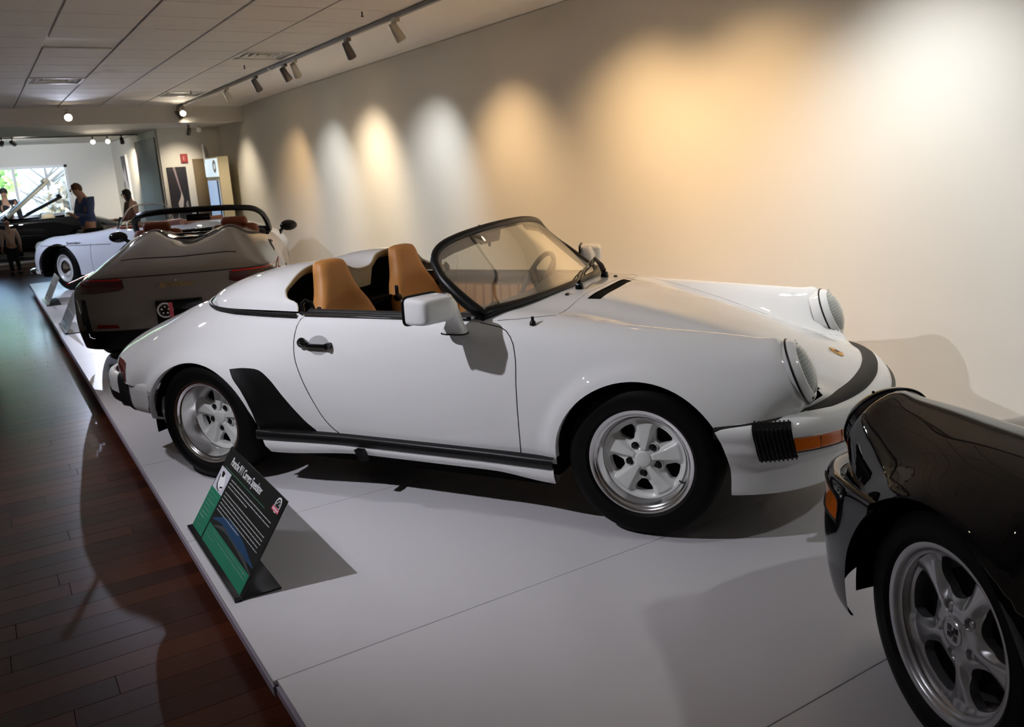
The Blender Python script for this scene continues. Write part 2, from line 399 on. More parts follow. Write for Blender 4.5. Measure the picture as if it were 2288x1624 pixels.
floor = struct(MB().box(((XL+XW)/2, (YB+26)/2, FLOOR-.06), (XW-XL, 26-YB, .1)).build('floor', M_BASE, smooth=False))
PW = .127
def plank_bm(L):
    return MB().rbox((L/2, 0, 0), (L-.0016, PW-.0012, .012), .0008, 1)
rng = random.Random(3)
lens = [.9, 1.2, 1.5]; pm = {}
for L in lens:
    o = plank_bm(L).build('plank', M_WOOD, floor, smooth=False); pm[L] = o.data; bpy.data.objects.remove(o)
rest = MB(); cnt = 0
yy = 1.0; 
while yy < 24.5:
    x = EDGE+.35
    if yy > 15.9: x = XW-.02
    x += rng.random()*.5
    x0 = -3.2 if yy < 9 else -4.6
    while x > x0:
        L = rng.choice(lens); xs = x-L
        if yy < 7.0 and xs > -2.4 and cnt < 290:
            o = bpy.data.objects.new('plank', pm[L]); COL.objects.link(o); o.parent = floor; o.location = (xs, yy, FLOOR-.006-rng.random()*.0004); cnt += 1
        elif xs > XL:
            rest.box((xs+L/2, yy, FLOOR-.0062), (L-.0016, PW-.0012, .012))
        x = xs
    yy += PW
o = rest.build('plank_field', M_WOOD, floor, smooth=False, fix=False); o['kind'] = 'stuff'

# walls
def wall(name, c, d, m=M_WALL): return struct(MB().box(c, d).build(name, m, smooth=False))
H = CEIL-FLOOR
wall('wall_right', (XW+.1, (YB+YA)/2, FLOOR+H/2), (.2, YA-YB, H))
wall('wall_back', ((XL+XW)/2, YB-.1, FLOOR+H/2), (XW-XL+.4, .2, H), M_WALLF)
wall('wall_left', (XL-.1, (YB+24)/2, FLOOR+H/2), (.2, 24-YB, H), M_WALLF)
# wall with doorway, poster and exit sign at the end of the hall
wall('wall_end', ((3.22+XW+.2)/2, YA+.1, (CEIL2+FLOOR)/2+.02), (XW+.2-3.22, .2, CEIL2-FLOOR+.04))
SW0 = Vector((3.20, YA+.05, 0)); SW1 = Vector((3.02, YWIN, 0)); SWD = (SW1-SW0).normalized(); SWN = Vector((SWD.y, -SWD.x, 0))
def wallb(name, s0, s1, off, th, z0, z1, m, parent=None):
    P = [SW0+SWD*s0+SWN*off, SW0+SWD*s1+SWN*off, SW0+SWD*s1+SWN*(off+th), SW0+SWD*s0+SWN*(off+th)]
    o = MB().prism([(p.x, p.y) for p in P], z0, z1, 2).build(name, m, parent, smooth=False); return o
struct(wallb('wall_side', 0, (SW1-SW0).length, 0, .15, FLOOR, CEIL2, M_WALL))
struct(wallb('door_1', .12, 2.05, -.02, .03, FLOOR, 2.36, mat('grey_door_panel', (.15, .12, .115), .6)))
# window wall
WX0, WX1, WZ0, WZ1 = -1.3, 1.98, .86, 2.03
ww = MB()
ww.box(((XL+WX0)/2, YWIN+.1, 1.2), (WX0-XL, .2, 2.9)); ww.box(((3.2+WX1)/2, YWIN+.1, 1.2), (3.2-WX1, .2, 2.9))
ww.box(((WX0+WX1)/2, YWIN+.1, (WZ0+FLOOR)/2-.05), (WX1-WX0, .2, WZ0-FLOOR+.1)); ww.box(((WX0+WX1)/2, YWIN+.1, (WZ1+CEIL2+.1)/2), (WX1-WX0, .2, CEIL2+.1-WZ1))
struct(ww.build('wall_window', M_WALLF, smooth=False, fix=False))
M_WFR = mat('window_frame_paint', (.85, .88, .95), .5)
win = struct(MB().box(((WX0+WX1)/2, YWIN+.03, WZ0+.03), (WX1-WX0, .1, .06)).box(((WX0+WX1)/2, YWIN+.03, WZ1-.03), (WX1-WX0, .1, .06)).box((WX1-.03, YWIN+.03, (WZ0+WZ1)/2), (.06, .1, WZ1-WZ0)).box((WX0+.03, YWIN+.03, (WZ0+WZ1)/2), (.06, .1, WZ1-WZ0)).build('window_1', M_WFR, smooth=False, fix=False))
for x in (.86, -.22): MB().box((x, YWIN+.03, (WZ0+WZ1)/2), (.06, .08, WZ1-WZ0-.1)).build('mullion', M_WFR, win, smooth=False)
MB().box(((WX0+WX1)/2, YWIN-.06, WZ0-.02), (WX1-WX0+.1, .2, .04)).build('window_sill', M_WFR, win, smooth=False)
for x0, x1 in ((WX0, -.22), (-.22, .86), (.86, WX1)): MB().box(((x0+x1)/2, YWIN+.05, (WZ0+WZ1)/2), (x1-x0-.06, .008, WZ1-WZ0-.1)).build('pane', M_CLEAR, win, smooth=False)

# ceilings
ce = struct(MB().box(((XL+XW)/2, (YB+BEAM)/2, CEIL+.06), (XW-XL+.4, BEAM-YB+.4, .1)).build('ceiling', M_CEILB, smooth=False))
T = .61; tl = MB().rbox((0, 0, 0), (T-.018, T-.018, .012), .003, 1).build('tile', M_TILE, ce, smooth=False); td = tl.data; bpy.data.objects.remove(tl)
tr_ = MB()
VENTS = [(4, 3), (4, 10), (1, 7)]
for i in range(-9, 6):
    for j in range(-19, 15):
        x = .76+(i-.5)*T+T; y = 6.72+(j+.5)*T
        if x-T/2 < XL or x+T/2 > 3.22 or y+T/2 > BEAM-.05: continue
        if (i, j) in [(3, 4), (3, 11), (0, 8), (0, 3)]: continue
        if i >= -1 and y > 5.0:
            o = bpy.data.objects.new('tile', td); COL.objects.link(o); o.parent = ce; o.location = (x, y, CEIL+.002-((i*7+j*3) % 3)*.0007)
        else: tr_.box((x, y, CEIL+.002), (T-.018, T-.018, .012))
o = tr_.build('tile_field', M_TILE, ce, smooth=False, fix=False); o['kind'] = 'stuff'
struct(MB().box(((XL+XW)/2, BEAM+.2, (CEIL+CEIL2)/2+.02), (XW-XL, .4, CEIL-CEIL2+.04)).build('trim_1', M_WALL, smooth=False))
struct(MB().box(((XL+XW)/2, (BEAM+.4+YWIN+.2)/2, CEIL2+.06), (XW-XL+.4, YWIN-BEAM-.1, .1)).build('ceiling_far', M_TILE, smooth=False))
# vents in the ceiling
def vent(i, j, label):
    x = .76+(i-.5)*T+T; y = 6.72+(j+.5)*T
    t = empty('ceiling_vent', label, 'vent', (x, y, CEIL), 0, None)
    fr_ = MB()
    for s in (-1, 1): fr_.box((s*.285, 0, -.004), (.03, .6, .014)); fr_.box((0, s*.285, -.004), (.54, .03, .014))
    fr_.build('frame', mat('vent_white', (.7, .7, .66), .5), t, smooth=False, fix=False)
    MB().box((0, 0, .04), (.54, .54, .01)).build('backing', M_DARK, t, smooth=False)
    for k in range(3):
        r = .07+k*.07; s_ = MB()
        for q in range(4):
            R = Matrix.Rotation(q*PI/2, 4, 'Z'); s_.add([(-r, -r, -.006-.0*k), (r, -r, -.006), (r-.03, -r+.03, .03), (-r+.03, -r+.03, .03)], [(0, 1, 2, 3)], M=R)
        s_.build('louvre', mat('vent_white', (.7, .7, .66), .5), t, smooth=False)
vent(3, 4, 'square white ceiling vent nearest the track of wall spotlights, brightest inside')
vent(3, 11, 'square ceiling vent in the same column just before the beam')
vent(0, 8, 'square ceiling vent farthest to the left of the picture')
for (x, y), lb in zip([(1.62, 7.87), (2.89, 7.64), (1.59, 10.9), (2.9, 15.2)], ['round ceiling speaker left of the nearest square vent, small and dark', 'round pale ceiling speaker close beside the light track', 'faint round ceiling speaker between two square vents', 'faint round ceiling speaker next to the beam']):
    t = empty('ceiling_speaker', lb, 'speaker', (x, y, CEIL)); R = Matrix.Rotation(PI, 4, 'X')
    MB().lathe([(0, .0), (.085, .0), (.10, .004), (.115, .004), (.118, -.004)], 28, M=R).build('grille', mat('speaker_grille', (.30, .28, .27), .7, bump=1, bscale=900), t)
    MB().lathe([(.115, -.006), (.12, .004), (.13, .006), (.137, -.004)], 28, M=R).build('rim', mat('vent_white', (.7, .7, .66), .5), t)
for (x, y), lb in zip([(2.93, 6.8), (2.90, 10.27), (2.91, 13.2)], ['small dark ceiling sprinkler head nearest the camera', 'small dark ceiling sprinkler head beside the first vent', 'small dark ceiling sprinkler head far down the hall']):
    t = empty('sprinkler', lb, 'sprinkler', (x, y, CEIL)); R = Matrix.Rotation(PI, 4, 'X')
    MB().lathe([(0, .0), (.03, .0), (.034, -.006)], 20, M=R).build('escutcheon', mat('sprinkler_metal', (.1, .09, .08), .4, metal=.6), t)
    MB().lathe([(0, .045), (.012, .045), (.014, .04), (.006, .034), (.007, 0)], 16, M=R).build('head', mat('sprinkler_metal', (.1, .09, .08), .4, metal=.6), t)

# platform
plat = empty('display_platform', 'low white display platform of joined panels carrying the cars along the wall', 'platform', (0, 0, 0))
PY = [-4.9, -3.55, -2.33, -1.1, .11, 1.33, 2.36, 3.60, 4.80, 6.02, 7.24, 8.46, 9.68, 10.9, 12.12, 13.34, 14.56, 15.83]
M_JG = mat('joint_brown', (.12, .10, .09), .8)  # dark brown sheet seen through the panel joints
for k in range(len(PY)-1):
    y0, y1 = PY[k]+.0015, PY[k+1]-.0015; x0 = EDGE+(0.012 if k == 5 else 0)
    MB().rbox(((x0+XW)/2-.002, (y0+y1)/2, -.0095), (XW-x0-.004, y1-y0, .019), .001, 1).build('panel', M_PLAT, plat, smooth=False)
MB().box(((EDGE+XW)/2+.01, (PY[0]+PY[-1])/2, -.085), (XW-EDGE-.14, PY[-1]-PY[0]-.14, .125)).build('frame', M_BASE, plat, smooth=False)
MB().box(((EDGE+XW)/2, (PY[0]+PY[-1])/2, -.0205), (XW-EDGE-.03, PY[-1]-PY[0]-.03, .001)).build('joint_backing', M_JG, plat, smooth=False)
MB().box((EDGE+.016, (PY[0]+2.36)/2, -.033), (.022, 2.36-PY[0]-.004, .026)).build('edge_board', M_PEDGE, plat, smooth=False)
MB().box((EDGE+.008, (PY[-1]+2.36)/2, -.036), (.022, PY[-1]-2.36, .032)).build('edge_board', M_PEDGE, plat, smooth=False)
MB().box(((EDGE+XW)/2, PY[-1]-.01, -.036), (XW-EDGE-.06, .02, .032)).build('edge_board', M_PEDGE, plat, smooth=False)

# track along the wall and its heads
M_TRK = mat('track_grey', (.20, .185, .17), .45)
M_HEADD = mat('spot_head_dark', (.13, .115, .10), .4); M_HEADL = mat('spot_head_cream', (.55, .50, .40), .4)
def emit(name, col, s): return mat(name, col, .4, emis=col, estr=s)
trk = empty('light_track', 'long grey light track fixed to the ceiling along the bright wall', 'light track', (TRK, 5.6, CEIL))
MB().box((0, 0, -.014), (.036, 20.8, .028)).build('rail', M_TRK, trk, smooth=False)
for k in range(5): MB().box((0, -9.8+k*4.9, -.016), (.046, .06, .034)).build('feed_clip', mat('vent_white', (.7, .7, .66), .5), trk, smooth=False)
def head(p, tgt, col, label, m, group=None, power=0, deg=60, big=1.0, estr=30, lens=True):
    """a spotlight head hanging from p aimed at tgt; holds its own lamp"""
    t = empty('track_spotlight', label, 'spotlight', p, 0, group)
    piv = Vector((0, 0, -.11)); d = (Vector(tgt)-Vector(p)-piv).normalized()
    MB().box((0, 0, -.02), (.04, .09, .035)).build('adapter', m, t, smooth=False)
    MB().tube([(0, 0, -.03), (0, 0, -.09)], .009, 10).build('stem', m, t)
    q = Matrix.Translation(piv) @ d.to_track_quat('Z', 'Y').to_matrix().to_4x4()
    s = big
    MB().lathe([(0, -.075*s), (.030*s, -.072*s), (.036*s, -.06*s), (.040*s, .0), (.046*s, .075*s), (.046*s, .085*s), (.042*s, .085*s), (.040*s, .06*s)], 24, M=q).build('housing', m, t)
    if lens: MB().lathe([(0, .055*s), (.040*s, .058*s)], 24, M=q).build('lens', emit('lamp_glow_%s' % ('w' if col == WARM else 'c'), col, estr), t)
    if power:
        l = spot((0, 0, 0), (0, 0, -1), power, col, deg, 1.0, .02 if power > 100 else .05); l.name = 'bulb'; l.parent = t; l.location = piv+d*.10*s
        l.rotation_euler = d.to_track_quat('-Z', 'Y').to_euler()
    return t
HL = ['dark spotlight head at the far end of the wall track by the beam', 'small pale spotlight head second from the beam on the wall track', 'dark spotlight head third from the beam on the wall track',
      'dark spotlight head of the close pair on the wall track', 'pale spotlight head of the close pair on the wall track', 'dark spotlight head alone in the middle of the wall track', 'cream spotlight head nearest the top of the picture on the wall track']
HM = [M_HEADD, M_HEADL, M_HEADD, M_HEADD, M_HEADL, M_HEADD, M_HEADL]
for k, (ty, wy, wz, c, pw, dg) in enumerate(WALLSPOTS):
    if k < 7: head((TRK, ty, CEIL-.02), (XW, wy, wz), c, HL[k], HM[k], None, pw, dg)
    else: head((TRK, ty, CEIL-.02), (XW, wy, wz), c, ['warm spotlight head on the wall track above the tail of the white car', 'warm spotlight head on the wall track above the bonnet of the white car', 'cool spotlight head on the wall track above the black car', 'cool spotlight head on the wall track behind the camera'][k-7], HM[k % 7], 'near wall spotlights outside the picture', pw, dg)
t2 = empty('light_track', 'light track over the walkway outside the picture', 'light track', (-.75, 6.5, CEIL)); MB().box((0, 0, -.014), (.036, 18, .028)).build('rail', M_TRK, t2, smooth=False)
for k, (p, tg, pw, c, dg) in enumerate(CARSPOTS):
    if k == 4: head((TRK, .3, CEIL-.02), tg, c, 'spotlight head nearest the camera end of the wall track, turned to the floor', M_HEADD, 'near wall spotlights outside the picture', pw, dg)
    elif k == 5: head((TRK, 15.6, CEIL-.02), (1.2, 9.0, .8), c, 'lit spotlight head facing the camera at the far end of the wall track', M_HEADL, None, pw, dg, 1.1, 60)
    else: head((p[0] if k else -.7, p[1], CEIL-.02), tg, c, 'spotlight head over the walkway, %s from the camera, outside the picture' % ['first', 'second', 'third', 'fourth'][k], M_HEADD, 'walkway spotlights outside the picture', pw, dg)
# far room heads
head((1.48, 15.5, CEIL-.05), (1.2, 10.0, .9), BLUE, 'brightest spotlight, glaring blue white in front of the beam', M_HEADL, None, 160, 70, 1.3, 120)
FH = [((2.25, 19.6, CEIL2), (1.6, 14, 1.0), NEUT, 'left one of two small lit spotlights beyond the beam', 60), ((2.53, 19.6, CEIL2), (1.9, 14, 1.0), NEUT, 'right one of two small lit spotlights beyond the beam', 60),
      ((2.80, 19.6, CEIL2), (3.1, 21.2, 1.4), NEUT, 'unlit looking spotlight head aimed at the black and white poster', 130), ((.62, 19.2, CEIL2), (.2, 23, 1.5), COOL, 'dark spotlight head leftmost beyond the beam', 60),
      ((.80, 19.2, CEIL2), (2.3, 23.0, 1.5), COOL, 'dark spotlight head second from the left beyond the beam', 85), ((3.56, 16.75, CEIL2), (3.57, YA, 1.6), NEUT, 'spotlight head above the dark poster', 40)]
for p, tg, c, lb, pw in FH: head(p, tg, c, lb, M_HEADD, None, pw, 100 if COOL == c else 60, 1.0, 60 if 'small lit' in lb else 8)
t3 = empty('light_track', 'light track across the far room beyond the beam', 'light track', (1.6, 19.4, CEIL2)); MB().box((0, 0, -.014), (3.0, .036, .028)).build('rail', M_TRK, t3, smooth=False)

# ------------------------------------------------------------------ wheels (local: z = outward along the axle, lip plane at z=0)
def rounded(poly, n=5): return smooth_poly(poly, n)
def wheel_face(R, hfun, holes, nr=44, na=180, thick=.012):
    """spoked disc as a height field in polar coordinates with window holes"""
    bm = bmesh.new(); V = [[bm.verts.new((r*math.cos(2*PI*k/na), r*math.sin(2*PI*k/na), hfun(r, 2*PI*k/na))) for k in range(na)] for r in [R*(i+1)/nr for i in range(nr)]]
    c = bm.verts.new((0, 0, hfun(0, 0)))
    for k in range(na): bm.faces.new((c, V[0][k], V[0][(k+1) % na]))
    for i in range(nr-1):
        for k in range(na): bm.faces.new((V[i][k], V[i+1][k], V[i+1][(k+1) % na], V[i][(k+1) % na]))
    for poly in holes:
        bb = (min(p[0] for p in poly)-.01, max(p[0] for p in poly)+.01, min(p[1] for p in poly)-.01, max(p[1] for p in poly)+.01)
        cand = set(f for f in bm.faces if bb[0] < f.calc_center_median().x < bb[1] and bb[2] < f.calc_center_median().y < bb[3])
        for q in range(len(poly)):
            a, b = poly[q], poly[(q+1) % len(poly)]; sb = (min(a[0], b[0]), max(a[0], b[0]), min(a[1], b[1]), max(a[1], b[1])); sel = []
            for f in cand:
                if f.is_valid:
                    xs = [v.co.x for v in f.verts]; ys = [v.co.y for v in f.verts]
                    if max(xs) >= sb[0] and min(xs) <= sb[1] and max(ys) >= sb[2] and min(ys) <= sb[3]: sel.append(f)
            if not sel: continue
            g = set(sel); [g.update(f.edges) for f in sel]; [g.update(f.verts) for f in sel]
            no = Vector((b[1]-a[1], a[0]-b[0], 0))
            if no.length < 1e-7: continue
            r = bmesh.ops.bisect_plane(bm, geom=list(g), plane_co=(a[0], a[1], 0), plane_no=no.normalized(), dist=1e-6)
            cand = set(f for f in cand if f.is_valid); cand.update(x for x in r['geom'] if isinstance(x, bmesh.types.BMFace))
        bmesh.ops.delete(bm, geom=[f for f in cand if f.is_valid and in_poly(f.calc_center_median().x, f.calc_center_median().y, poly)], context='FACES')
    be = [e for e in bm.edges if e.is_boundary]
    r = bmesh.ops.extrude_edge_only(bm, edges=be)
    for v in r['geom']:
        if isinstance(v, bmesh.types.BMVert): v.co.z -= thick*2.2; v.co.x *= .99; v.co.y *= .99
    bmesh.ops.recalc_face_normals(bm, faces=bm.faces)
    vs = [tuple(v.co) for v in bm.verts]; bm.verts.index_update(); fs = [[v.index for v in f.verts] for f in bm.faces]; bm.free()
    # make sure the front looks outward
    return vs, fs
def sm(a, b, x): t = min(1, max(0, (x-a)/(b-a))); return t*t*(3-2*t)
DATA = {}
def fuchs_data(d, rot):
    key = ('f', d)
    if key in DATA: return DATA[key]
    wins = [rot+72*k for k in range(5)]
    def h(r, a):
        a_ = math.degrees(a); da = min(abs((a_-w_+180) % 360-180) for w_ in wins)      # distance to window direction
        pet = sm(16, 25, da)                                             # petal mask
        pet2 = pet*sm(.030, .055, r)*(1-sm(.152, .166, r))
        z = -d-.002+.016*pet2*(1-.35*sm(.06, .15, r)) + .012*(1-sm(.036, .056, r)) - .007*sm(.07, .10, r)*(1-pet)*(1-sm(.150, .164, r)) + .006*sm(.156, .168, r)
        return z
    holes = []
    for w_ in wins:
        c, s_ = math.cos(math.radians(w_)), math.sin(math.radians(w_))
        base = [(.090, -.010), (.090, .010), (.104, .022), (.128, .037), (.142, .035), (.147, .018), (.149, 0), (.147, -.018), (.142, -.035), (.128, -.037), (.104, -.022)]
        holes.append(rounded([(x*c-y*s_, x*s_+y*c) for x, y in base], 3))
    vs, fs = wheel_face(.172, h, holes, 40, 160)
    DATA[key] = (vs, fs, wins); return DATA[key]
def cup_data(d, rot):
    key = ('c', d)
    if key in DATA: return DATA[key]
    wins = [rot+72*k for k in range(5)]
    def h(r, a):
        a_ = math.degrees(a); da = min(abs((a_-w_+180) % 360-180) for w_ in wins)
        t = sm(.06, .115, r)*(1-sm(20, 34, da)) ; z = -d+.004-.018*t+.006*(1-sm(.03, .05, r))-.016*sm(.085, .19, r)*(sm(24, 36, da))*.6+.010*sm(.175, .2, r)
        for w_ in wins:
            x = r*math.cos(a)-.066*math.cos(math.radians(w_+18)); y = r*math.sin(a)-.066*math.sin(math.radians(w_+18)); q = math.hypot(x, y)
            z -= .012*(1-sm(.010, .017, q))
        return z
    holes = []
    for w_ in wins:
        c, s_ = math.cos(math.radians(w_)), math.sin(math.radians(w_))
        base = [(.096, -.030), (.088, -.004), (.094, .022), (.115, .046), (.145, .062), (.170, .062), (.182, .034), (.186, 0), (.182, -.036), (.168, -.066), (.142, -.066), (.115, -.052)]
        holes.append(rounded([(x*c-y*s_, x*s_+y*c) for x, y in base], 3))
    vs, fs = wheel_face(.196, h, holes, 44, 170)
    DATA[key] = (vs, fs, wins); return DATA[key]
def tyre(parent, R, rr, w, name='tyre'):
    p = [(rr-.008, -.012), (rr, .004), (rr+.010, .010), (rr+.012, .0125), (rr+.02, .0105), (rr+.045, .0125), (R-.045, .012), (R-.022, .006), (R-.012, -.004), (R-.004, -.018), (R, -.045), (R, -.075), (R-.006, -.077), (R-.006, -.083), (R, -.085), (R, -.115), (R-.006, -.117), (R-.006, -.123), (R, -.125), (R, -w+.03), (R-.012, -w+.006), (R-.05, -w), (rr, -w+.01), (rr-.008, -w+.02)]
    return MB().lathe(p, 96).build(name, M_TYRE, parent, angle=50)
def rim_mesh(name, R, d, w, fr, m, parent):
    p = [(R-.004, -.014), (R+.003, -.010), (R+.004, -.001), (R, .003), (R-.010, .002), (R-.017, -.002), (R-.020, -.009), (R-.022, -.012), (R-.030, -.016), (fr+.008, -d+.010), (fr+.001, -d+.002), (fr-.003, -d-.004), (fr-.003, -d-.012), (fr+.005, -d-.02), (R-.02, -w+.02), (R-.004, -w+.01)]
    return MB().lathe(p, 120).build(name, m, parent, angle=40)
def make_wheel(car, x, y, style, R=.315, rim=.22, w=.205, d=.05, rot=-90, steer=0, z=None, label=None):
    """a wheel part with its sub-parts; y<0 is the car's right side"""
    side = -1 if y < 0 else 1
    Q = Matrix.Translation((x, y, R if z is None else z)) @ Matrix.Rotation(steer, 4, 'Z') @ Matrix.Rotation(PI/2 if side < 0 else -PI/2, 4, 'X')
    if side > 0: Q = Q @ Matrix.Rotation(PI, 4, 'Z')
    fr = {'fuchs': .172, 'cup': .197, 'steel': .17, 'sport': .2}[style]
    m = {'fuchs': M_ALU, 'cup': M_SILVER, 'steel': mat('cream_steel', (.6, .6, .58), .3, coat=.5), 'sport': M_GLOSSB}[style]
    rm = rim_mesh('wheel', rim, d, w, fr, m, car); rm.matrix_local = Q
    if label: rm['label'] = label
    tyre(rm, R, rim, w+.01)
    if style == 'fuchs':
        vs, fs, wins = fuchs_data(d, rot); MB().add(vs, fs).build('spoke_disc', M_WHEELW, rm, angle=40)
        for w_ in wins:
            a = math.radians(w_); q = Matrix.Translation((.062*math.cos(a), .062*math.sin(a), -d-.006))
            MB().lathe([(.0155, .006), (.017, .011), (.0195, .010), (.0195, .0)], 24, M=q).build('lug_seat', M_WHEELW, rm)
            MB().lathe([(0, .018), (.007, .018), (.0115, .014), (.0135, .002)], 6, M=q).lathe([(.012, .007), (.016, .006), (.016, 0)], 20, M=q).build('lug_nut', M_PLAS, rm, angle=20)
        cap = MB().lathe([(0, .0175), (.026, .0175), (.031, .0155), (.0345, .013), (.038, .004)], 40, M=Matrix.Translation((0, 0, -d))).build('hub_cap', M_WHEELW, rm)
        a = math.radians(rot+36+5); q0 = Vector((.165*math.cos(-.5), .165*math.sin(-.5), -d+.002)); q1 = Vector((.198*math.cos(-.48), .198*math.sin(-.48), -d+.022))
        MB().tube([q0, q0.lerp(q1, .75)], .0035, 8).tube([q0.lerp(q1, .7), q1], .0052, 8).build('valve', M_PLAS, rm)
    elif style == 'cup':
        vs, fs, wins = cup_data(d, rot); MB().add(vs, fs).build('spoke_disc', M_SILVER, rm, angle=40)
        for w_ in wins:
            a = math.radians(w_+18); MB().ell((.066*math.cos(a), .066*math.sin(a), -d-.012), (.0125, .0125, .012), 18, 10).build('lug_nut', M_SILVER, rm)
        MB().lathe([(0, .0115), (.031, .0115), (.034, .009), (.0345, .002)], 40, M=Matrix.Translation((0, 0, -d))).build('hub_cap', M_SILVER, rm)
        # shield emblem with bars
        sh = [(-.020, .022), (0, .026), (.020, .022), (.021, .004), (.014, -.014), (0, -.026), (-.014, -.014), (-.021, .004)]
        mb = MB(); 
        def bar(x0, x1, y0, y1): mb.box(((x0+x1)/2, (y0+y1)/2, -d+.0122), (x1-x0, y1-y0, .0014))
        for k in range(3): bar(-.019, -.004, .003+k*.006, .0058+k*.006); bar(.004, .018, -.017+k*.006, -.0142+k*.006)
        for x0 in (.004, .0105, .0155): bar(x0, x0+.0028, .003, .018)
        for x0 in (-.017, -.011, -.0055): bar(x0, x0+.0028, -.014, -.001)
        mb.prism([(.0045*math.cos(t)-0, .007*math.sin(t)+.001) for t in np.linspace(0, 2*PI, 9)[:-1]], -d+.0117, -d+.013, 2)
        mb.build('emblem', M_PLAS, rm, smooth=False, fix=False)
    elif style == 'steel':
        MB().lathe([(0, -d+.004), (.05, -d+.006), (.105, -d+.012), (.13, -d+.004), (.15, -d-.004), (.17, -d+.002)], 60).build('spoke_disc', m, rm)
        MB().lathe([(0, -d+.052), (.03, -d+.05), (.07, -d+.042), (.10, -d+.028), (.118, -d+.012)], 48).build('hub_cap', M_CHROME, rm)
    else:
        vs, fs, wins = cup_data(d, rot); MB().add(vs, fs).build('spoke_disc', M_GLOSSB, rm, angle=40)
    MB().lathe([(0, -d-.045), (.150, -d-.045), (.153, -d-.05), (.153, -d-.06)], 40).build('brake_disc', M_DARK, rm)
    return rm

# ------------------------------------------------------------------ classic rear-engined body (shared by the white and the black car)
def S(x, *pts): return [(p[0]+x if len(p) == 3 else x, p[-2], p[-1]) for p in pts]
NET911 = [
 S(-.93, (.03, 0, .47), (.03, .28, .47), (.05, .45, .465), (.08, .56, .46), (.13, .655, .455), (.20, .715, .45), (.26, .755, .44), (.30, .79, .42), (.33, .80, .38)),
 S(-.955, (0, 0, .585), (.01, .28, .583), (.03, .45, .575), (.065, .565, .565), (.12, .655, .55), (.19, .72, .525), (.26, .765, .49), (.31, .80, .43), (.34, .81, .34)),
 S(-.90, (0, 0, .655), (.0, .27, .65), (.02, .44, .635), (.05, .555, .615), (.10, .655, .59), (.17, .73, .56), (.25, .785, .50), (.32, .825, .42), (.34, .82, .30)),
 S(-.72, (0, 0, .735), (0, .26, .73), (0, .43, .71), (.01, .56, .675), (.03, .67, .635), (.07, .755, .585), (.12, .82, .51), (.16, .855, .42), (.18, .84, .29)),
 S(-.5, (0, 0, .815), (0, .26, .81), (0, .43, .79), (0, .565, .755), (0, .68, .705), (.0, .78, .635), (0, .85, .54), (0, .875, .43), (0, .85, .28)),
 S(-.25, (0, 0, .89), (0, .26, .885), (0, .44, .872), (0, .575, .85), (0, .685, .795), (0, .795, .69), (0, .872, .57), (0, .885, .44), (0, .86, .27)),
 S(0, (0, 0, .92), (0, .26, .92), (0, .45, .915), (0, .60, .90), (0, .695, .845), (0, .79, .735), (0, .875, .60), (0, .89, .45), (0, .86, .27)),
 S(.3, (0, 0, .89), (0, .28, .89), (0, .48, .89), (0, .63, .882), (0, .715, .85), (0, .785, .74), (0, .853, .60), (0, .868, .45), (0, .84, .27)),
 S(.62, (0, 0, .875), (0, .30, .875), (0, .50, .875), (0, .66, .872), (0, .73, .845), (0, .782, .74), (0, .818, .60), (0, .825, .45), (0, .80, .27)),
 S(1.1, (0, 0, .875), (0, .30, .875), (0, .50, .875), (0, .665, .87), (0, .738, .842), (0, .785, .74), (0, .808, .60), (0, .81, .45), (0, .79, .27)),
 S(1.5, (0, 0, .895), (0, .30, .892), (0, .50, .883), (0, .665, .870), (0, .742, .835), (0, .788, .73), (0, .81, .60), (0, .812, .45), (0, .79, .27)),
 S(1.72, (0, 0, .902), (0, .30, .896), (0, .50, .876), (0, .65, .862), (0, .74, .825), (0, .79, .725), (0, .812, .60), (0, .815, .45), (0, .79, .27)),
 S(1.90, (0, 0, .890), (0, .28, .884), (0, .47, .852), (0, .635, .850), (0, .735, .808), (0, .792, .71), (0, .822, .59), (0, .828, .45), (0, .80, .27)),
 S(2.12, (0, 0, .848), (0, .28, .840), (0, .455, .800), (0, .622, .838), (0, .73, .79), (0, .797, .70), (0, .838, .60), (0, .85, .48), (0, .82, .27)),
 S(2.35, (0, 0, .798), (0, .27, .788), (0, .445, .742), (0, .61, .826), (0, .722, .775), (0, .797, .69), (0, .842, .60), (0, .855, .48), (0, .83, .27)),
 S(2.56, (0, 0, .742), (0, .265, .73), (0, .43, .678), (0, .60, .816), (0, .712, .758), (0, .782, .665), (0, .825, .57), (0, .840, .47), (0, .83, .27)),
 S(2.70, (0, 0, .697), (0, .26, .684), (0, .425, .636), (0, .60, .804), (0, .700, .762), (0, .752, .680), (0, .785, .595), (.0, .800, .52), (.0, .805, .46)),
 S(2.79, (.04, 0, .655), (.038, .26, .642), (.04, .44, .600), (.0, .60, .793), (.013, .690, .760), (.046, .730, .680), (.058, .725, .62), (.045, .710, .56), (.02, .705, .49)),
 S(2.90, (.05, 0, .602), (.046, .26, .588), (.036, .45, .565), (.025, .56, .556), (.0, .61, .551), (-.015, .645, .547), (-.03, .665, .541), (-.045, .675, .525), (-.065, .68, .49)),
 S(3.00, (.03, 0, .566), (.016, .28, .558), (-.02, .41, .549), (-.06, .50, .540), (-.085, .55, .534), (-.11, .585, .530), (-.135, .615, .525), (-.15, .64, .517), (-.165, .655, .49)),
]
ARCHF = (2.275, .295, .362); ARCHR = (-.015, .266, .356)
def arch_poly(cx, cz, r): return arc(cx, cz, r, 0, 180, 36)+[(cx-r, .1), (cx+r, .1)]
def ws_base(t):      # windscreen base curve, t in -1..1 (far = +1)
    y = .70*t; return Vector((1.705-.15*abs(t)**2.4, y, .896-.026*abs(t)**2+.004))
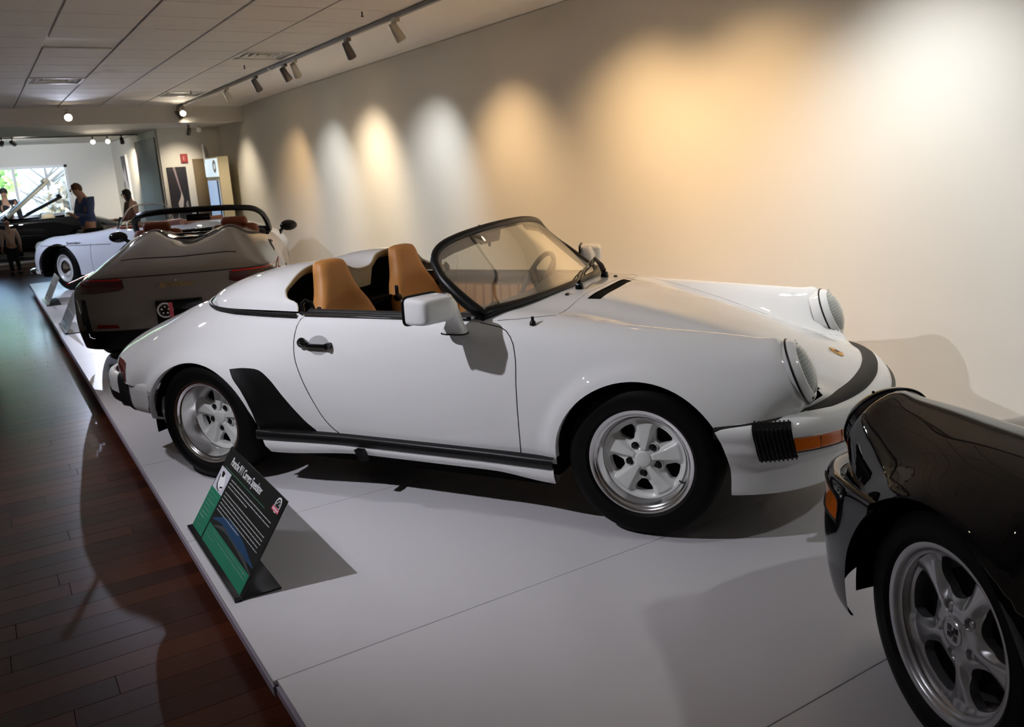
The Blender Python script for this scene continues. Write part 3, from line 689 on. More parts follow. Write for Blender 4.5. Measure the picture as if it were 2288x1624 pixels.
def ws_up(t):        # pillar and header curve over the same t
    a = PI*(1-abs(t))/2      # 0 at the foot, pi/2 on the centre line
    s = 1-abs(t)
    K = [(0, 1.555, .70, .872), (.10, 1.475, .702, .928), (.2, 1.40, .695, .988), (.32, 1.335, .672, 1.045), (.40, 1.29, .635, 1.098), (.47, 1.278, .59, 1.135), (.54, 1.285, .54, 1.160), (.64, 1.305, .44, 1.183), (.76, 1.33, .30, 1.20), (.88, 1.35, .15, 1.210), (1, 1.358, 0, 1.213)]
    k = np.array(K); p = crom(k[:, 0], k[:, 1:], np.array([s]))[0]
    return Vector((p[0], p[1]*(1 if t > 0 else -1) if abs(t) > 1e-9 else 0, p[2]))
def rim_strip(sk, poly, side, depth, name, m, parent, closed=False, axis='xz'):
    """return flange that gives a cut edge its thickness"""
    G = []
    for x, z in poly:
        y = sk.sy(x, z, side); G.append([(x, y, z), (x, y-side*depth*.3, z), (x, y-side*depth, z)])
    return MB().grid(G, closeu=closed).build(name, m, parent)

def classic_body(car, paint, white=True, nu=150, nv=132):
    sk = Skin(NET911, nu, nv, 3, flares=[(2.275, .295, .362, .016, .075), (-.015, .262, .35, .020, .08)])
    af = arch_poly(*ARCHF); ar = arch_poly(*ARCHR)
    for sd in (-1, 1):
        sk.cut('drop', af, side=sd); sk.cut('drop', ar, side=sd)
    # below the front bumper line and below the tail
    sk.cut('drop', [(2.52, .2), (3.2, .2), (3.2, .470), (2.93, .480), (2.74, .497), (2.62, .502), (2.52, .5)])
    sk.cut('drop', [(-1.2, .1), (-.30, .1), (-.30, .452), (-.40, .468), (-.6, .475), (-1.2, .475)])
    door = [(.640, .87), (.585, .835), (.566, .76), (.575, .68), (.615, .575), (.675, .45), (.735, .345), (.80, .292), (.88, .278), (1.74, .282), (1.745, .35), (1.745, .60), (1.738, .72), (1.715, .785), (1.675, .822), (1.60, .838), (1.55, .845), (1.535, .875)]
    cock = [(-.18, -.52), (-.02, -.66), (.22, -.697), (.6, -.708), (1.0, -.714), (1.40, -.716), (1.555, -.70)]+[tuple(ws_base(t)[:2]) for t in np.linspace(-.92, .92, 19)]
    cock += [(x, -y) for x, y in [(1.555, -.70), (1.40, -.716), (1.0, -.714), (.6, -.708), (.22, -.697), (-.02, -.66), (-.18, -.52)]]
    sk.cut('drop', cock, 'xy', 0, .8)
    for sd in (-1, 1): sk.cut('door', door, side=sd)
    guard = smooth_poly([(.215, .600), (.30, .606), (.385, .596), (.44, .555), (.50, .482), (.565, .400), (.62, .335), (.66, .300), (.50, .297), (.345, .297), (.33, .40), (.285, .50), (.235, .565)], 4)
    if white:
        for sd in (-1, 1): sk.cut('guard', guard, side=sd)
    hood = [(1.845, -.585), (1.845, .585)]+[(1.86, .575), (2.2, .50), (2.5, .45), (2.72, .415), (2.80, .42), (2.86, .45), (2.915, .49), (3.2, .62), (3.2, -.62), (2.915, -.49), (2.86, -.45), (2.80, -.42), (2.72, -.415), (2.5, -.45), (2.2, -.50), (1.86, -.575)]
    sk.cut('slot', [(1.880, -.30), (1.935, -.275), (1.92, .245), (1.868, .27)], 'xy', 0, .6)
    sk.cut('hood', hood, 'xy', 0, .6)
    tl = [(-1.1, .480), (-.545, .480), (-.60, .566), (-.66, .576), (-1.1, .583)]
    for sd in (-1, 1): sk.cut('tail', tl, side=sd)
    di = sk.names.index('drop')
    for sd in (-1, 1):
        Ql = LAMPQ[sd].inverted(); co = Ql @ Vector((0, 0, .001)); no = (Ql.to_3x3() @ Vector((0, 0, 1))).normalized()
        sel = [f for f in sk.bm.faces if f.calc_center_median().x > 2.65 and math.hypot(*(LAMPQ[sd] @ f.calc_center_median()).xy) < .15 and abs((LAMPQ[sd] @ f.calc_center_median()).z) < .05]
        g = set(sel); [g.update(f.edges) for f in sel]; [g.update(f.verts) for f in sel]
        bmesh.ops.bisect_plane(sk.bm, geom=list(g), plane_co=co, plane_no=no, dist=1e-5)
    for f in sk.bm.faces:
        c = f.calc_center_median()
        if c.x > 2.7:
            for sd in (-1, 1):
                v = LAMPQ[sd] @ c
                if math.hypot(v.x, v.y) < .126 and .0015 < v.z < .045: f[sk.lay] = di
    p = sk.part('rest', 'body_shell', paint, car)
    for sd in (-1, 1): sk.part('door', 'door', paint, car, side=sd)
    sk.part('hood', 'front_lid', paint, car)
    if white:
        for sd in (-1, 1): sk.part('guard', 'stone_guard', mat('stone_guard_vinyl', (.004, .004, .004), .5, spec=.2, bump=.3, bscale=500), car, side=sd, offset=.0006, label='matte black stone guard on the rear fender')
    for sd in (-1, 1):
        sk.part('tail', 'tail_lamp', M_RED, car, side=sd, offset=.001)
        # flanges of arches
        rim_strip(sk, arc(*ARCHF, 1, 179, 40), sd, .035, 'arch_flange', paint, car)
        rim_strip(sk, arc(*ARCHR, 1, 179, 40), sd, .035, 'arch_flange', paint, car)
        # dark liners behind the arches
        for cx, cz, r in (ARCHF, ARCHR):
            G = []
            for a in np.linspace(-8, 188, 40):
                a = math.radians(a); zc_ = max(cz+r*math.sin(a), .2)
                G.append([(cx+(r+g)*math.cos(a), sd*y_, max(.19, cz+(r+g)*math.sin(a))) for y_, g in ((abs(sk.sy(cx, cz+r+.01, sd))-.03, .004), (.72, .02), (.60, .03), (.45, .02))]+[(cx, sd*.45, cz)])
            MB().grid(G).build('wheel_well', M_DARK, car)
        # dark tubes put in for the shade inside the door gaps
        ln = sk.side_line([p_ for p_ in poly_line(door[:-1], 70) if p_[1] > .292 or 1 < 0], sd, -.0005)
        L1 = [p_ for p_ in ln if p_.x < 1.2]; L2 = [p_ for p_ in ln if p_.x >= 1.2]; MB().tube(L1, .0024, 6).build('door_shut_line', M_RUB, car); MB().tube(L2, .0024, 6).build('door_shut_line', M_RUB, car); continue
        MB().tube(ln, .0024, 6).build('door_shut_line', M_RUB, car)
    for L in (hood[2:9], hood[11:18]):
        MB().tube(sk.top_line(poly_line(L, 60), -.001), .0014, 6).build('lid_gap', M_RUB, car)
    for sd in (-1, 1): MB().tube(sk.top_line(poly_line([(1.62, sd*.700), (1.70, sd*.675), (1.78, sd*.635), (1.846, sd*.590)], 20), -.001), .0022, 6).build('fender_gap', M_RUB, car)
    MB().tube(sk.top_line([(1.846, y) for y in np.linspace(-.56, .56, 24)], -.001), .0016, 6).build('lid_gap', M_RUB, car)
    return sk, door
def interior_tub(car):
    MB().box((.62, 0, .20), (2.3, 1.30, .03)).build('floor_pan', M_DARK, car, smooth=False)
    MB().box((1.55, 0, .50), (.03, 1.36, .6)).build('bulkhead', M_DARK, car, smooth=False)
def underbody(car):
    mb = MB(); mb.box((1.1, 0, .19), (1.5, 1.5, .08)); mb.box((-.5, 0, .25), (.7, 1.0, .12)); mb.box((2.70, 0, .27), (.30, 1.1, .05)); mb.box((1.1, 0, .21), (2.3, .9, .10)); mb.build('underbody', M_DARK, car, smooth=False, fix=False)  # main box made low and wide to stop light leaking underneath

def bumper_front(car, paint, white=True):
    # front bumper with deep apron, as its own skin: rows from the top ledge down
    def ring(z, g, ylist, sw):      # half outline (x as function of y) at height z, g = outward growth
        return [(x+g*(1.0 if y < .6 else .4), y+(g*.8 if y > .6 else 0), z+dz) for x, y, dz in ylist]
    O = [(3.078, 0, 0), (3.065, .2, 0), (3.035, .36, 0), (2.98, .51, 0), (2.915, .625, 0), (2.84, .71, 0), (2.75, .775, 0), (2.65, .820, 0), (2.50, .850, 0)]
    def row(z, g, zs=0, pull=0): return [(x+g*(1-.55*i/8), y+g*.35*i/8-pull, z+zs*(i/8)**2) for i, (x, y, _) in enumerate(O)]
    net = [row(.545, -.02, -.040), row(.535, .02, -.035), row(.522, .055, -.028), row(.495, .075, -.015), row(.465, .078, -.005), row(.45, .072, 0), row(.40, .070, 0), row(.392, .062, 0), row(.375, .055, 0), row(.345, .030, 0), row(.30, .022, 0), row(.26, .018, 0), row(.235, .012, 0), row(.228, -.01, 0), row(.228, -.08, 0)]
    net = [[(x, y, z) for x, y, z in r] for r in net]
    # transpose so rows run along the car outline
    sk = Skin(net, 60, 120, 1)
    # cut the wheel arch out of its rear end
    for sd in (-1, 1):
        sk.cut('drop', arch_poly(*ARCHF), side=sd)
    sig = [(2.745, .402), (2.80, .402), (3.02, .405), (3.06, .408), (3.06, .448), (3.0, .452), (2.80, .456), (2.745, .456)]
    sig = [(2.845, .398), (3.11, .402), (3.11, .452), (2.85, .458)]
    if white:
        for sd in (-1, 1):
            sk.cut('bellow', [(2.705, .515), (2.735, .375), (2.862, .378), (2.835, .515)], side=sd)
            sk.cut('sig', sig, side=sd)
    else:
        for sd in (-1, 1): sk.cut('sig', [(2.84, .39), (3.02, .38), (3.04, .47), (2.86, .50)], side=sd)
    sk.part('rest', 'front_bumper', paint, car)
    for sd in (-1, 1):
        g = sk.part('sig', 'turn_signal', M_AMBER, car, side=sd, offset=.0015, label='amber turn signal lens')
        if white:
            b = sk.part('bellow', 'bumper_bellow', mat('bellow_rubber', (.003, .003, .003), .6, spec=.15), car, side=sd, offset=.004)
            for k in range(9):
                f = (k+.5)/9; pts = []
                for q in range(7):
                    z = .372+(.518-.372)*q/6; x = 2.735+(2.705-2.735)*(z-.375)/.14+.128*f
                    pts.append((x, z))
                MB().tube(sk.side_line(pts, sd, .004), .0035, 6).build('rib', M_RUB, b)
            # segments and bright caps inside the amber lens
            for x in (2.935, 3.00): MB().tube(sk.side_line([(x, .404), (x+.001, .43), (x, .452)], sd, .002), .002, 6).build('lens_divider', mat('dark_amber', (.2, .03, .003), .3), g)
            MB().tube(sk.side_line([(x, .400) for x in np.linspace(2.85, 3.10, 14)], sd, .001), .0035, 6).build('lens_seal', M_RUB, g)
    return sk

def lampQ(sd):
    top = Vector((2.792, 0, .796)); bot = Vector((2.893, 0, .552)); ax = (bot-top).normalized(); nrm = Vector((-ax.z, 0, ax.x))
    if nrm.x < 0: nrm = -nrm
    c = (top+bot)/2+Vector((-.004, sd*.600, 0)); n2 = (nrm+Vector((0, -sd*.06, 0))).normalized(); yv = Vector((0, 1, 0)); xv = yv.cross(n2).normalized(); yv = n2.cross(xv)
    return Matrix(((xv.x, yv.x, n2.x, c.x), (xv.y, yv.y, n2.y, c.y), (xv.z, yv.z, n2.z, c.z), (0, 0, 0, 1)))
LAMPQ = {sd: lampQ(sd).inverted() for sd in (-1, 1)}
def headlamp(car, sd, paint, glassm=None):
    Q = lampQ(sd)
    t = MB().lathe([(.128, -.05), (.129, -.004), (.1285, .003), (.126, .010), (.119, .022), (.111, .030), (.105, .031), (.101, .027)], 64).build('headlamp', paint, car)
    t.matrix_local = Q
    MB().tube([(.1295*math.cos(a), .1295*math.sin(a), -.001) for a in np.linspace(0, 2*PI, 65)[:-1]], .0038, 8, closed=True).build('rubber_ring', M_RUB, t)
    MB().lathe([(0, -.045), (.04, -.04), (.075, -.02), (.097, .012), (.101, .026)], 48).build('reflector', mat('lamp_reflector', (.75, .75, .72), .12, metal=1), t)
    MB().lathe([(0, .060), (.035, .058), (.07, .050), (.092, .039), (.103, .027)], 48).build('lens', glassm or M_LENS, t)
    for k in range(7):
        x = -.075+k*.025; h = math.sqrt(max(0, .09**2-x*x))
        MB().tube([(x, h*q, .057-.020*((x*x+(h*q)**2)/.0092)) for q in np.linspace(-1, 1, 9)], .0012, 5).build('lens_flute', M_CLEAR, t)
    MB().tube([(.03*math.cos(a), .03*math.sin(a), .0) for a in np.linspace(0, 2*PI, 25)[:-1]], .004, 6, closed=True).build('bulb_shield', M_CHROME, t)
    a0 = math.radians(200 if sd < 0 else -20)
    for a in (math.radians(-30), math.radians(150)):
        MB().ell((.119*math.cos(a), .119*math.sin(a), .022), (.005, .005, .005), 10, 6).build('adjuster_screw', M_PLAS, t)
    return t

def seat(car, y, leather, x0=.40, sc=1.0):
    t = MB()
    # backrest as stacked rounded sections: (x centre, z, half width, half thickness)
    K = [(.66, .30, .23, .10), (.645, .40, .245, .095), (.61, .52, .25, .085), (.575, .64, .245, .075), (.545, .74, .235, .068), (.515, .83, .205, .064), (.490, .91, .152, .056), (.472, .98, .124, .050), (.462, 1.035, .110, .046), (.456, 1.062, .092, .038), (.455, 1.072, .05, .02)]
    K = [(a+x0-.40-.035, b, c, d) for a, b, c, d in K]
    k = np.array(K); ks = crom(np.arange(len(K)), k, np.linspace(0, len(K)-1, 44))
    G = []
    for cx_, z, hw, ht in ks:
        row = []
        for q in range(36):
            a = 2*PI*q/36; ca, sa = math.cos(a), math.sin(a)
            yy = hw*math.copysign(abs(sa)**.55, sa); xx = ht*math.copysign(abs(ca)**.6, ca)
            if ca > 0: xx *= 1-.75*(1-abs(yy/hw)**2)*sm(1.0, .8, z) if z < 1.0 else 1   # dished front with bolsters
            row.append((cx_+xx, y+yy, z))
        G.append(row)
    t.grid(G, closev=True); n = len(t.v)
    t.f.append(tuple(range(36))); t.m.append(0); t.f.append(tuple(n-36+q for q in range(36))); t.m.append(0)
    b = t.build('seat', leather, car, angle=60)
    # cushion
    c = MB(); G = []
    for i, (x, hw, z0, z1) in enumerate([(.66+x0-.4, .22, .27, .44), (.78+x0-.4, .25, .25, .46), (.95+x0-.4, .255, .24, .47), (1.08+x0-.4, .245, .26, .475), (1.14+x0-.4, .22, .30, .46)]):
        row = []
        for q in range(24):
            a = 2*PI*q/24; yy = hw*math.copysign(abs(math.sin(a))**.5, math.sin(a)); zz = (z0+z1)/2+(z1-z0)/2*math.copysign(abs(math.cos(a))**.5, math.cos(a))
            if math.cos(a) > 0: zz += .03*(abs(yy)/hw)**3
            row.append((x, y+yy, zz))
        G.append(row)
    c.grid(G, closev=True); c.f.append(tuple(range(24))); c.m.append(0); c.f.append(tuple(96+q for q in range(24))); c.m.append(0)
    c.build('cushion', leather, b, angle=60)
    q = Matrix.Translation((x0+.135, y-.238, .80)) @ Matrix.Rotation(PI/2, 4, 'X')
    MB().lathe([(0, .030), (.015, .030), (.020, .024), (.021, 0)], 16, M=q).rbox((0, .035, .016), (.022, .07, .012), .005, 2, M=q).build('tilt_knob', M_PLAS, b)
    return b

def door_mirror(car, sd, paint):
    """flag mirror: housing turned towards the driver, standing on a wedge foot"""
    Qm = Matrix.Translation((1.440, sd*.945, .940)) @ Matrix.Rotation(sd*math.radians(17), 4, 'Z')
    def ring(x, hw, h, n=40, e=.27): return [Qm @ Vector((x, hw*math.copysign(abs(math.cos(a))**e, math.cos(a)), h*math.copysign(abs(math.sin(a))**e, math.sin(a)))) for a in np.linspace(0, 2*PI, n+1)[:-1]]
    G = [ring(x, hw, h) for x, hw, h in [(-.062, .090, .052), (-.060, .093, .055), (-.04, .095, .057), (.0, .093, .056), (.030, .091, .054), (.048, .087, .051), (.058, .079, .045), (.063, .060, .032)]]
    m = MB().grid(G, closev=True); m.f.append(tuple(range(280, 320))); m.m.append(0); m = m.build('door_mirror', paint, car, angle=50)
    MB().tube(ring(-.060, .095, .057, 48), .0065, 8, closed=True).build('rubber_rim', M_RUB, m)
    mb = MB(); mb.v += [tuple(v) for v in ring(-.057, .090, .052)]; mb.f.append(tuple(range(40))); mb.m.append(0)
    mb.build('mirror_glass', mat('mirror_glass', (.8, .82, .85), .02, metal=1), m, smooth=False)
    G = []
    for z, xc, yc, hx, hy in [(.812, 1.462, .798, .056, .032), (.828, 1.463, .799, .054, .032), (.842, 1.466, .802, .044, .032), (.862, 1.470, .808, .034, .032), (.885, 1.473, .820, .030, .036), (.91, 1.474, .838, .029, .042), (.95, 1.468, .852, .029, .045), (.985, 1.452, .860, .026, .040), (.992, 1.448, .860, .018, .03)]:
        G.append([(xc+hx*math.copysign(abs(math.cos(a))**.6, math.cos(a)), sd*(yc+hy*math.copysign(abs(math.sin(a))**.6, math.sin(a))), z) for a in np.linspace(0, 2*PI, 29)[:-1]])
    MB().grid(G, closev=True).build('mirror_foot', paint, m, angle=50)
    MB().tube([(1.462+.058*math.copysign(abs(math.cos(a))**.6, math.cos(a)), sd*(.798+.034*math.copysign(abs(math.sin(a))**.6, math.sin(a))), .812) for a in np.linspace(0, 2*PI, 33)[:-1]], .0035, 6, closed=True).build('foot_gasket', M_RUB, m)
    return m
def windscreen(car, glass=None, tint=None):
    N = 61; ts = np.linspace(-1, 1, N); lo = [ws_base(t) for t in ts]; upc = [ws_up(t) for t in ts]
    loop = [ws_up(t) for t in ts]+[ws_base(t)+Vector((0, 0, .006)) for t in ts[::-1]][1:-1]
    f = MB().tube(loop, [.0195+.007*sm(.6, .9, abs(t)) for t in ts]+[.0195+.007*sm(.6, .95, abs(t)) for t in ts[::-1]][1:-1], 12, closed=True).build('windscreen_frame', mat('frame_black', (.003, .003, .003), .38, spec=.3), car)
    G = []
    for s in np.linspace(.0, 1, 14):
        row = []
        for a, b in zip(lo, upc):
            p = a.lerp(b, s); bow = .022*math.sin(PI*s)*(1-abs(a.y/.71)**2)
            row.append((p.x+bow*.5, p.y, p.z+bow*.6+.004))
        G.append(row)
    MB().grid(G).build('windscreen_glass', M_GLASS, car, fix=False)
    B = MB(); nu_, nv_ = len(G), len(G[0]); off = Vector((-.004, 0, -.003))
    for i in range(nu_-1):
        for j in range(nv_-1):
            tm = (ts[j]+ts[j+1])/2; sm_ = (i+.5)/(nu_-1)
            if i == 0 or i == nu_-2 or abs(tm) > .885 or (abs(tm) > .81 and i < 4) or (abs(tm) > .75 and i < 2): B.add([Vector(G[i][j])+off, Vector(G[i][j+1])+off, Vector(G[i+1][j+1])+off, Vector(G[i+1][j])+off], [(0, 1, 2, 3)])
    B.build('glass_border', mat('frame_black', (.003, .003, .003), .38, spec=.3), f)
    return f

# ================================================================== the white speedster in the middle
CX, CY, CTH = 1.52853, 4.77763, math.radians(-57.796)
car = empty('sports_car', 'white open sports car with tan leather seats and a humped white cover behind them', 'car', (CX, CY, 0), CTH)
sk, door = classic_body(car, M_WHITE)
bsk = bumper_front(car, M_WHITE)
underbody(car); interior_tub(car)
for sd in (-1, 1): headlamp(car, sd, M_WHITE)
make_wheel(car, 2.272, -.800, 'fuchs', .315, .217, .20, .050, -92)
make_wheel(car, 2.272, .805, 'fuchs', .315, .217, .20, .050, -92)
make_wheel(car, 0, -.860, 'fuchs', .306, .217, .25, .105, -92)
make_wheel(car, 0, .868, 'fuchs', .309, .217, .25, .105, -92)

# black strip around the nose between body and bumper
IN = [(3.032, 0, .568), (3.022, .16, .565), (2.995, .32, .559), (2.95, .45, .549), (2.895, .565, .538), (2.83, .655, .529), (2.76, .742, .519), (2.68, .802, .508), (2.575, .850, .499)]
OU = [(3.095, 0, .554), (3.085, .16, .552), (3.055, .33, .547), (3.00, .485, .538), (2.93, .61, .527), (2.855, .70, .517), (2.77, .780, .508), (2.68, .826, .499), (2.575, .866, .491)]
def mir(L): return [(x, -y, z) for x, y, z in L[:0:-1]]+L
A = poly_line(mir(IN), 90); B = poly_line(mir(OU), 90); G = []
for a, b in zip(A, B):
    a = Vector(a); b = Vector(b); m_ = (a+b)/2+Vector((0, 0, .010)); G.append([tuple(a-Vector((0, 0, .02))), tuple(a+Vector((0, 0, .004))), tuple(a.lerp(m_, .6)+Vector((0, 0, .003))), tuple(m_), tuple(b.lerp(m_, .5)+Vector((0, 0, .003))), tuple(b), tuple(b-Vector((0, 0, .03)))])
MB().grid(G).build('bumper_strip', mat('strip_rubber', (.018, .016, .014), .6, spec=.3, bump=.3, bscale=400), car, angle=60)
# bumper over-rider strip on the very front
FR = poly_line(mir([(3.158, 0, .470), (3.145, .2, .470), (3.113, .36, .470)]), 40)
MB().tube([tuple(p) for p in FR], .012, 8).build('bumper_rub_strip', M_RUB, car)

# sills: black strip and white skirt below it
for sd in (-1, 1):
    G = []; G2 = []
    for x in np.linspace(.335, 1.905, 50):
        u = (x-.335)/1.57; yo = .872-.045*sm(0, .35, u)+.012*sm(.75, 1, u); zt = .297-.0*u
        yb = abs(sk.sy(x, .29, sd))
        G.append([(x, sd*(yb-.01), zt+.004), (x, sd*(yo-.006), zt+.002), (x, sd*yo, zt-.006), (x, sd*(yo+.002), zt-.022), (x, sd*yo, zt-.038), (x, sd*(yo-.008), zt-.046)])
        f = sm(0, .35, u)*(1-sm(.8, 1, u)); zb = .178+.022*f
        G2.append([(x+.03*(1-u), sd*(yo-.012), zt-.042), (x+.035*(1-u), sd*(yo-.008), zt-.055), (x+.04*(1-u), sd*(yo-.012), (zt+zb)/2-.02), (x+.06*(1-u), sd*(yo-.028), zb+.006), (x+.06*(1-u), sd*(yo-.045), zb), (x+.06*(1-u), sd*(yo-.09), zb+.02)])
    MB().grid(G).build('sill_strip', mat('sill_vinyl', (.004, .004, .004), .4, spec=.3), car, angle=60)
    MB().grid(G2).build('side_skirt', M_WHITE, car, angle=60)
    MB().prism([(.905, .246), (.945, .246), (.968, .196), (.930, .196)], sd*.853, sd*.82, 1).build('jack_point_cover', M_RUB, car, smooth=False)

# rear bumper
RO = [(-1.065, 0), (-1.055, .22), (-1.035, .38), (-1.0, .52), (-.94, .63), (-.85, .705), (-.74, .752), (-.62, .80), (-.47, .868), (-.345, .892)]
def rrow(z, g): return [(x-g*(1-.9*i/9), y+g*.5*i/9, z) for i, (x, y) in enumerate(RO)]
rs = Skin([rrow(.492, -.06), rrow(.494, -.02), rrow(.484, .0), rrow(.462, .012), rrow(.42, .016), rrow(.385, .016), rrow(.355, .012), rrow(.335, 0), rrow(.325, -.03), rrow(.325, -.12)], 40, 110, 1)
for sd in (-1, 1):
    rs.cut('drop', arch_poly(*ARCHR), side=sd)
    rs.cut('bellow', [(-.70, .30), (-.715, .51), (-.56, .51), (-.53, .30)], side=sd)
    rs.cut('rub', [(-1.3, .30), (-1.3, .385), (-.703, .385), (-.70, .30)], side=sd)
rs.part('rest', 'rear_bumper', M_WHITE, car)
for sd in (-1, 1):
    rs.part('bellow', 'bumper_bellow', mat('bellow_rubber', (.012, .012, .012), .7), car, side=sd, offset=.006)
    rs.part('rub', 'bumper_rub_strip', M_RUB, car, side=sd, offset=.004)
MB().rbox((-.62, 0, .29), (.62, 1.24, .09), .03, 2).build('rear_apron', mat('apron_grey', (.22, .2, .2), .5), car)
for sd in (-1, 1):
    MB().prism([(-.355, .40), (-.335, .30), (-.32, .26), (-.36, .25), (-.40, .40)], sd*.80, sd*.74, 1).build('mud_flap', M_WHITE, car, smooth=False)

# tonneau cover with two humps
TN = [
 S(-.235, (0, 0, .905), (0, .12, .905), (.005, .22, .904), (.01, .32, .902), (.03, .42, .898), (.07, .52, .89), (.125, .60, .882), (.20, .655, .872)),
 S(-.20, (0, 0, .925), (0, .12, .926), (0, .22, .928), (.005, .32, .928), (.025, .42, .922), (.06, .53, .908), (.115, .612, .892), (.19, .665, .874)),
 S(-.08, (0, 0, .962), (0, .12, .966), (0, .22, .973), (0, .32, .975), (.005, .43, .965), (.02, .55, .940), (.05, .635, .912), (.09, .682, .874)),
 S(.08, (0, 0, .985), (0, .12, .992), (0, .22, 1.012), (0, .33, 1.018), (0, .45, 1.005), (0, .57, .975), (0, .65, .935), (0, .70, .872)),
 S(.22, (0, 0, .992), (0, .11, 1.002), (0, .21, 1.035), (0, .33, 1.045), (0, .46, 1.032), (0, .585, .998), (0, .66, .945), (0, .712, .870)),
 S(.34, (.0, 0, .990), (0, .10, 1.002), (0, .20, 1.042), (0, .33, 1.055), (0, .465, 1.042), (-.01, .60, 1.000), (.02, .67, .935), (.06, .718, .869)),
 S(.43, (.0, 0, .985), (0, .085, .996), (-.02, .175, 1.040), (-.02, .33, 1.056), (-.02, .47, 1.040), (-.04, .60, .990), (.05, .675, .915), (.13, .722, .868)),
]
def addcols(row):
    a_, b_ = Vector(row[6]), Vector(row[7]); return row[:7]+[tuple(a_.lerp(b_, .35)+Vector((0, .004, .004))), tuple(a_.lerp(b_, .7)+Vector((0, .004, .004)))]+row[7:]
TN = [addcols(r) for r in TN]
TN[-2] = TN[-2][:5]+[(.35, .60, 1.0), (.37, .660, .950), (.41, .692, .922), (.42, .708, .895), (.42, .718, .869)]
TN[-1] = TN[-1][:5]+[(.425, .605, .985), (.435, .655, .945), (.475, .688, .920), (.548, .708, .908), (.556, .722, .868)]
ts_ = Skin(TN, 80, 120, 1)
ts_.part('rest', 'tonneau_cover', M_WHITE, car)
# rolled inner edge and lining of the cover
ed = [Vector(ts_.Q[-1][j]) for j in range(ts_.nv)]
G = []; PN = []
for p in ed:
    k_ = sm(.70, .62, abs(p.y)); cc = Vector((0, .33*(1 if p.y > 0 else -1)*sm(.05, .2, abs(p.y)), .90)); dd = Vector((0, cc.y-p.y, cc.z-p.z)).normalized()*(.012+.036*k_)
    q1 = p+dd; G.append([tuple(p), (p.x+.006, p.y+dd.y*.08, p.z+dd.z*.08), (p.x+.003, p.y+dd.y*.4, p.z+dd.z*.4), (q1.x-.012, q1.y, q1.z), (q1.x-.10*k_-.01, q1.y+dd.y*.3, q1.z+dd.z*.3)])
    PN.append(Vector(G[-1][-1]))
cl = MB().grid(G).build('cover_lining', M_CREAM, car, angle=60)
MB().grid([[tuple(p+Vector((.002, 0, .004))), (p.x+.002, p.y, min(p.z, .80))] for p in PN if abs(p.y) < .66]).build('opening_shade_panel', M_DARK, car, smooth=False)  # black sheet stands in for the shade inside the cover openings
MB().grid([[(p.x+.003, p.y, p.z-.006), (p.x-.01, p.y, p.z-.06), (p.x-.03, p.y, .868)] for p in ed if abs(p.y) < .135]).build('centre_panel', M_CREAM, car)
MB().box((.22, 0, .80), (.62, 1.34, .02)).box((.05, 0, .88), (.02, 1.1, .12)).build('parcel_shelf', M_DARK, car, smooth=False, fix=False)
lo = [p for p in poly_line([(-.235, 0, .905), (-.23, .22, .905), (-.205, .42, .898), (-.11, .60, .882), (-.01, .673, .874), (.10, .704, .868), (.30, .722, .862), (.56, .732, .858)], 60)]
SL = [(x, -y, z) for x, y, z in lo[:0:-1]]+[tuple(p) for p in lo]
MB().tube([(p[0]-.004, p[1]*1.006, p[2]-.006) for p in SL], .0105, 8).build('cover_seal', M_RUB, car)
for sd in (-1, 1):
    MB().tube([(x, sd*(.722+.004*math.sin((x-.56)*3)), .862) for x in np.linspace(.575, 1.50, 30)], .0085, 8).build('belt_seal', M_RUB, car)
    MB().tube([(x, sd*.735, .857) for x in np.linspace(.60, 1.2, 20)], .0035, 8).build('belt_trim', M_CHROME, car)
    MB().tube([(.572, sd*.70, .865), (.565, sd*.695, .90), (.575, sd*.68, .915), (.60, sd*.665, .90), (.605, sd*.66, .86)], .011, 8).build('belt_guide', M_GLOSSB, car)
# cabin
for y in (-.345, .345): seat(car, y, M_TAN, .455)
f_ = windscreen(car)
for sd in (-1, 1):       # door cards with black top roll and tan pleats
    MB().tube([(x, sd*.670, .838) for x in np.linspace(.60, 1.56, 24)], .034, 14, flat=1.25).build('door_top_roll', mat('dash_vinyl', (.02, .019, .018), .5), car)
    dc = MB().box((1.08, sd*.685, .56), (.98, .02, .52)).build('door_card', mat('tan_card', (.30, .15, .06), .6), car, smooth=False)
    for k in range(16): MB().rbox((.63+k*.06, sd*.668, .67), (.056, .03, .24), .012, 3).build('pleat', M_TANL, dc)
dsh = MB()
G = []
for y in np.linspace(-.66, .66, 25):
    b = ws_base(y/.70); hb = .05*math.exp(-((y-.36)/.16)**2)
    G.append([(b.x-.03, y, b.z-.012), (b.x-.12, y, b.z-.012+hb*.3), (b.x-.22, y, b.z-.02+hb*.7), (b.x-.29, y, b.z-.045+hb*.5), (b.x-.31, y, b.z-.10), (b.x-.28, y, b.z-.22), (b.x-.2, y, b.z-.30)])
dsh.grid(G).build('dashboard', mat('dash_vinyl', (.02, .019, .018), .5), car, angle=60)
swc = Vector((1.335, .36, .835)); sq = Matrix.Translation(swc) @ Matrix.Rotation(math.radians(-68), 4, 'Y')
sw = MB().tube([(.19*math.cos(a), .19*math.sin(a), 0) for a in np.linspace(0, 2*PI, 49)[:-1]], .0135, 10, closed=True, M=sq).build('steering_wheel', mat('wheel_leather', (.03, .028, .025), .45), car)
mb = MB()
for a in (0, 90, 180, 270):
    c, s = math.cos(math.radians(a+45)), math.sin(math.radians(a+45)); mb.tube([(.04*c, .04*s, -.02), (.18*c, .18*s, 0)], .010, 8, M=sq)
mb.build('spoke', M_PLAS, sw); MB().lathe([(0, .0), (.045, -.002), (.055, -.02), (.055, -.05)], 24, M=sq).build('hub', M_PLAS, sw)
MB().tube([swc+Vector((.03, 0, -.02)), swc+Vector((.22, 0, -.08))], .03, 12).build('steering_column', M_PLAS, sw)
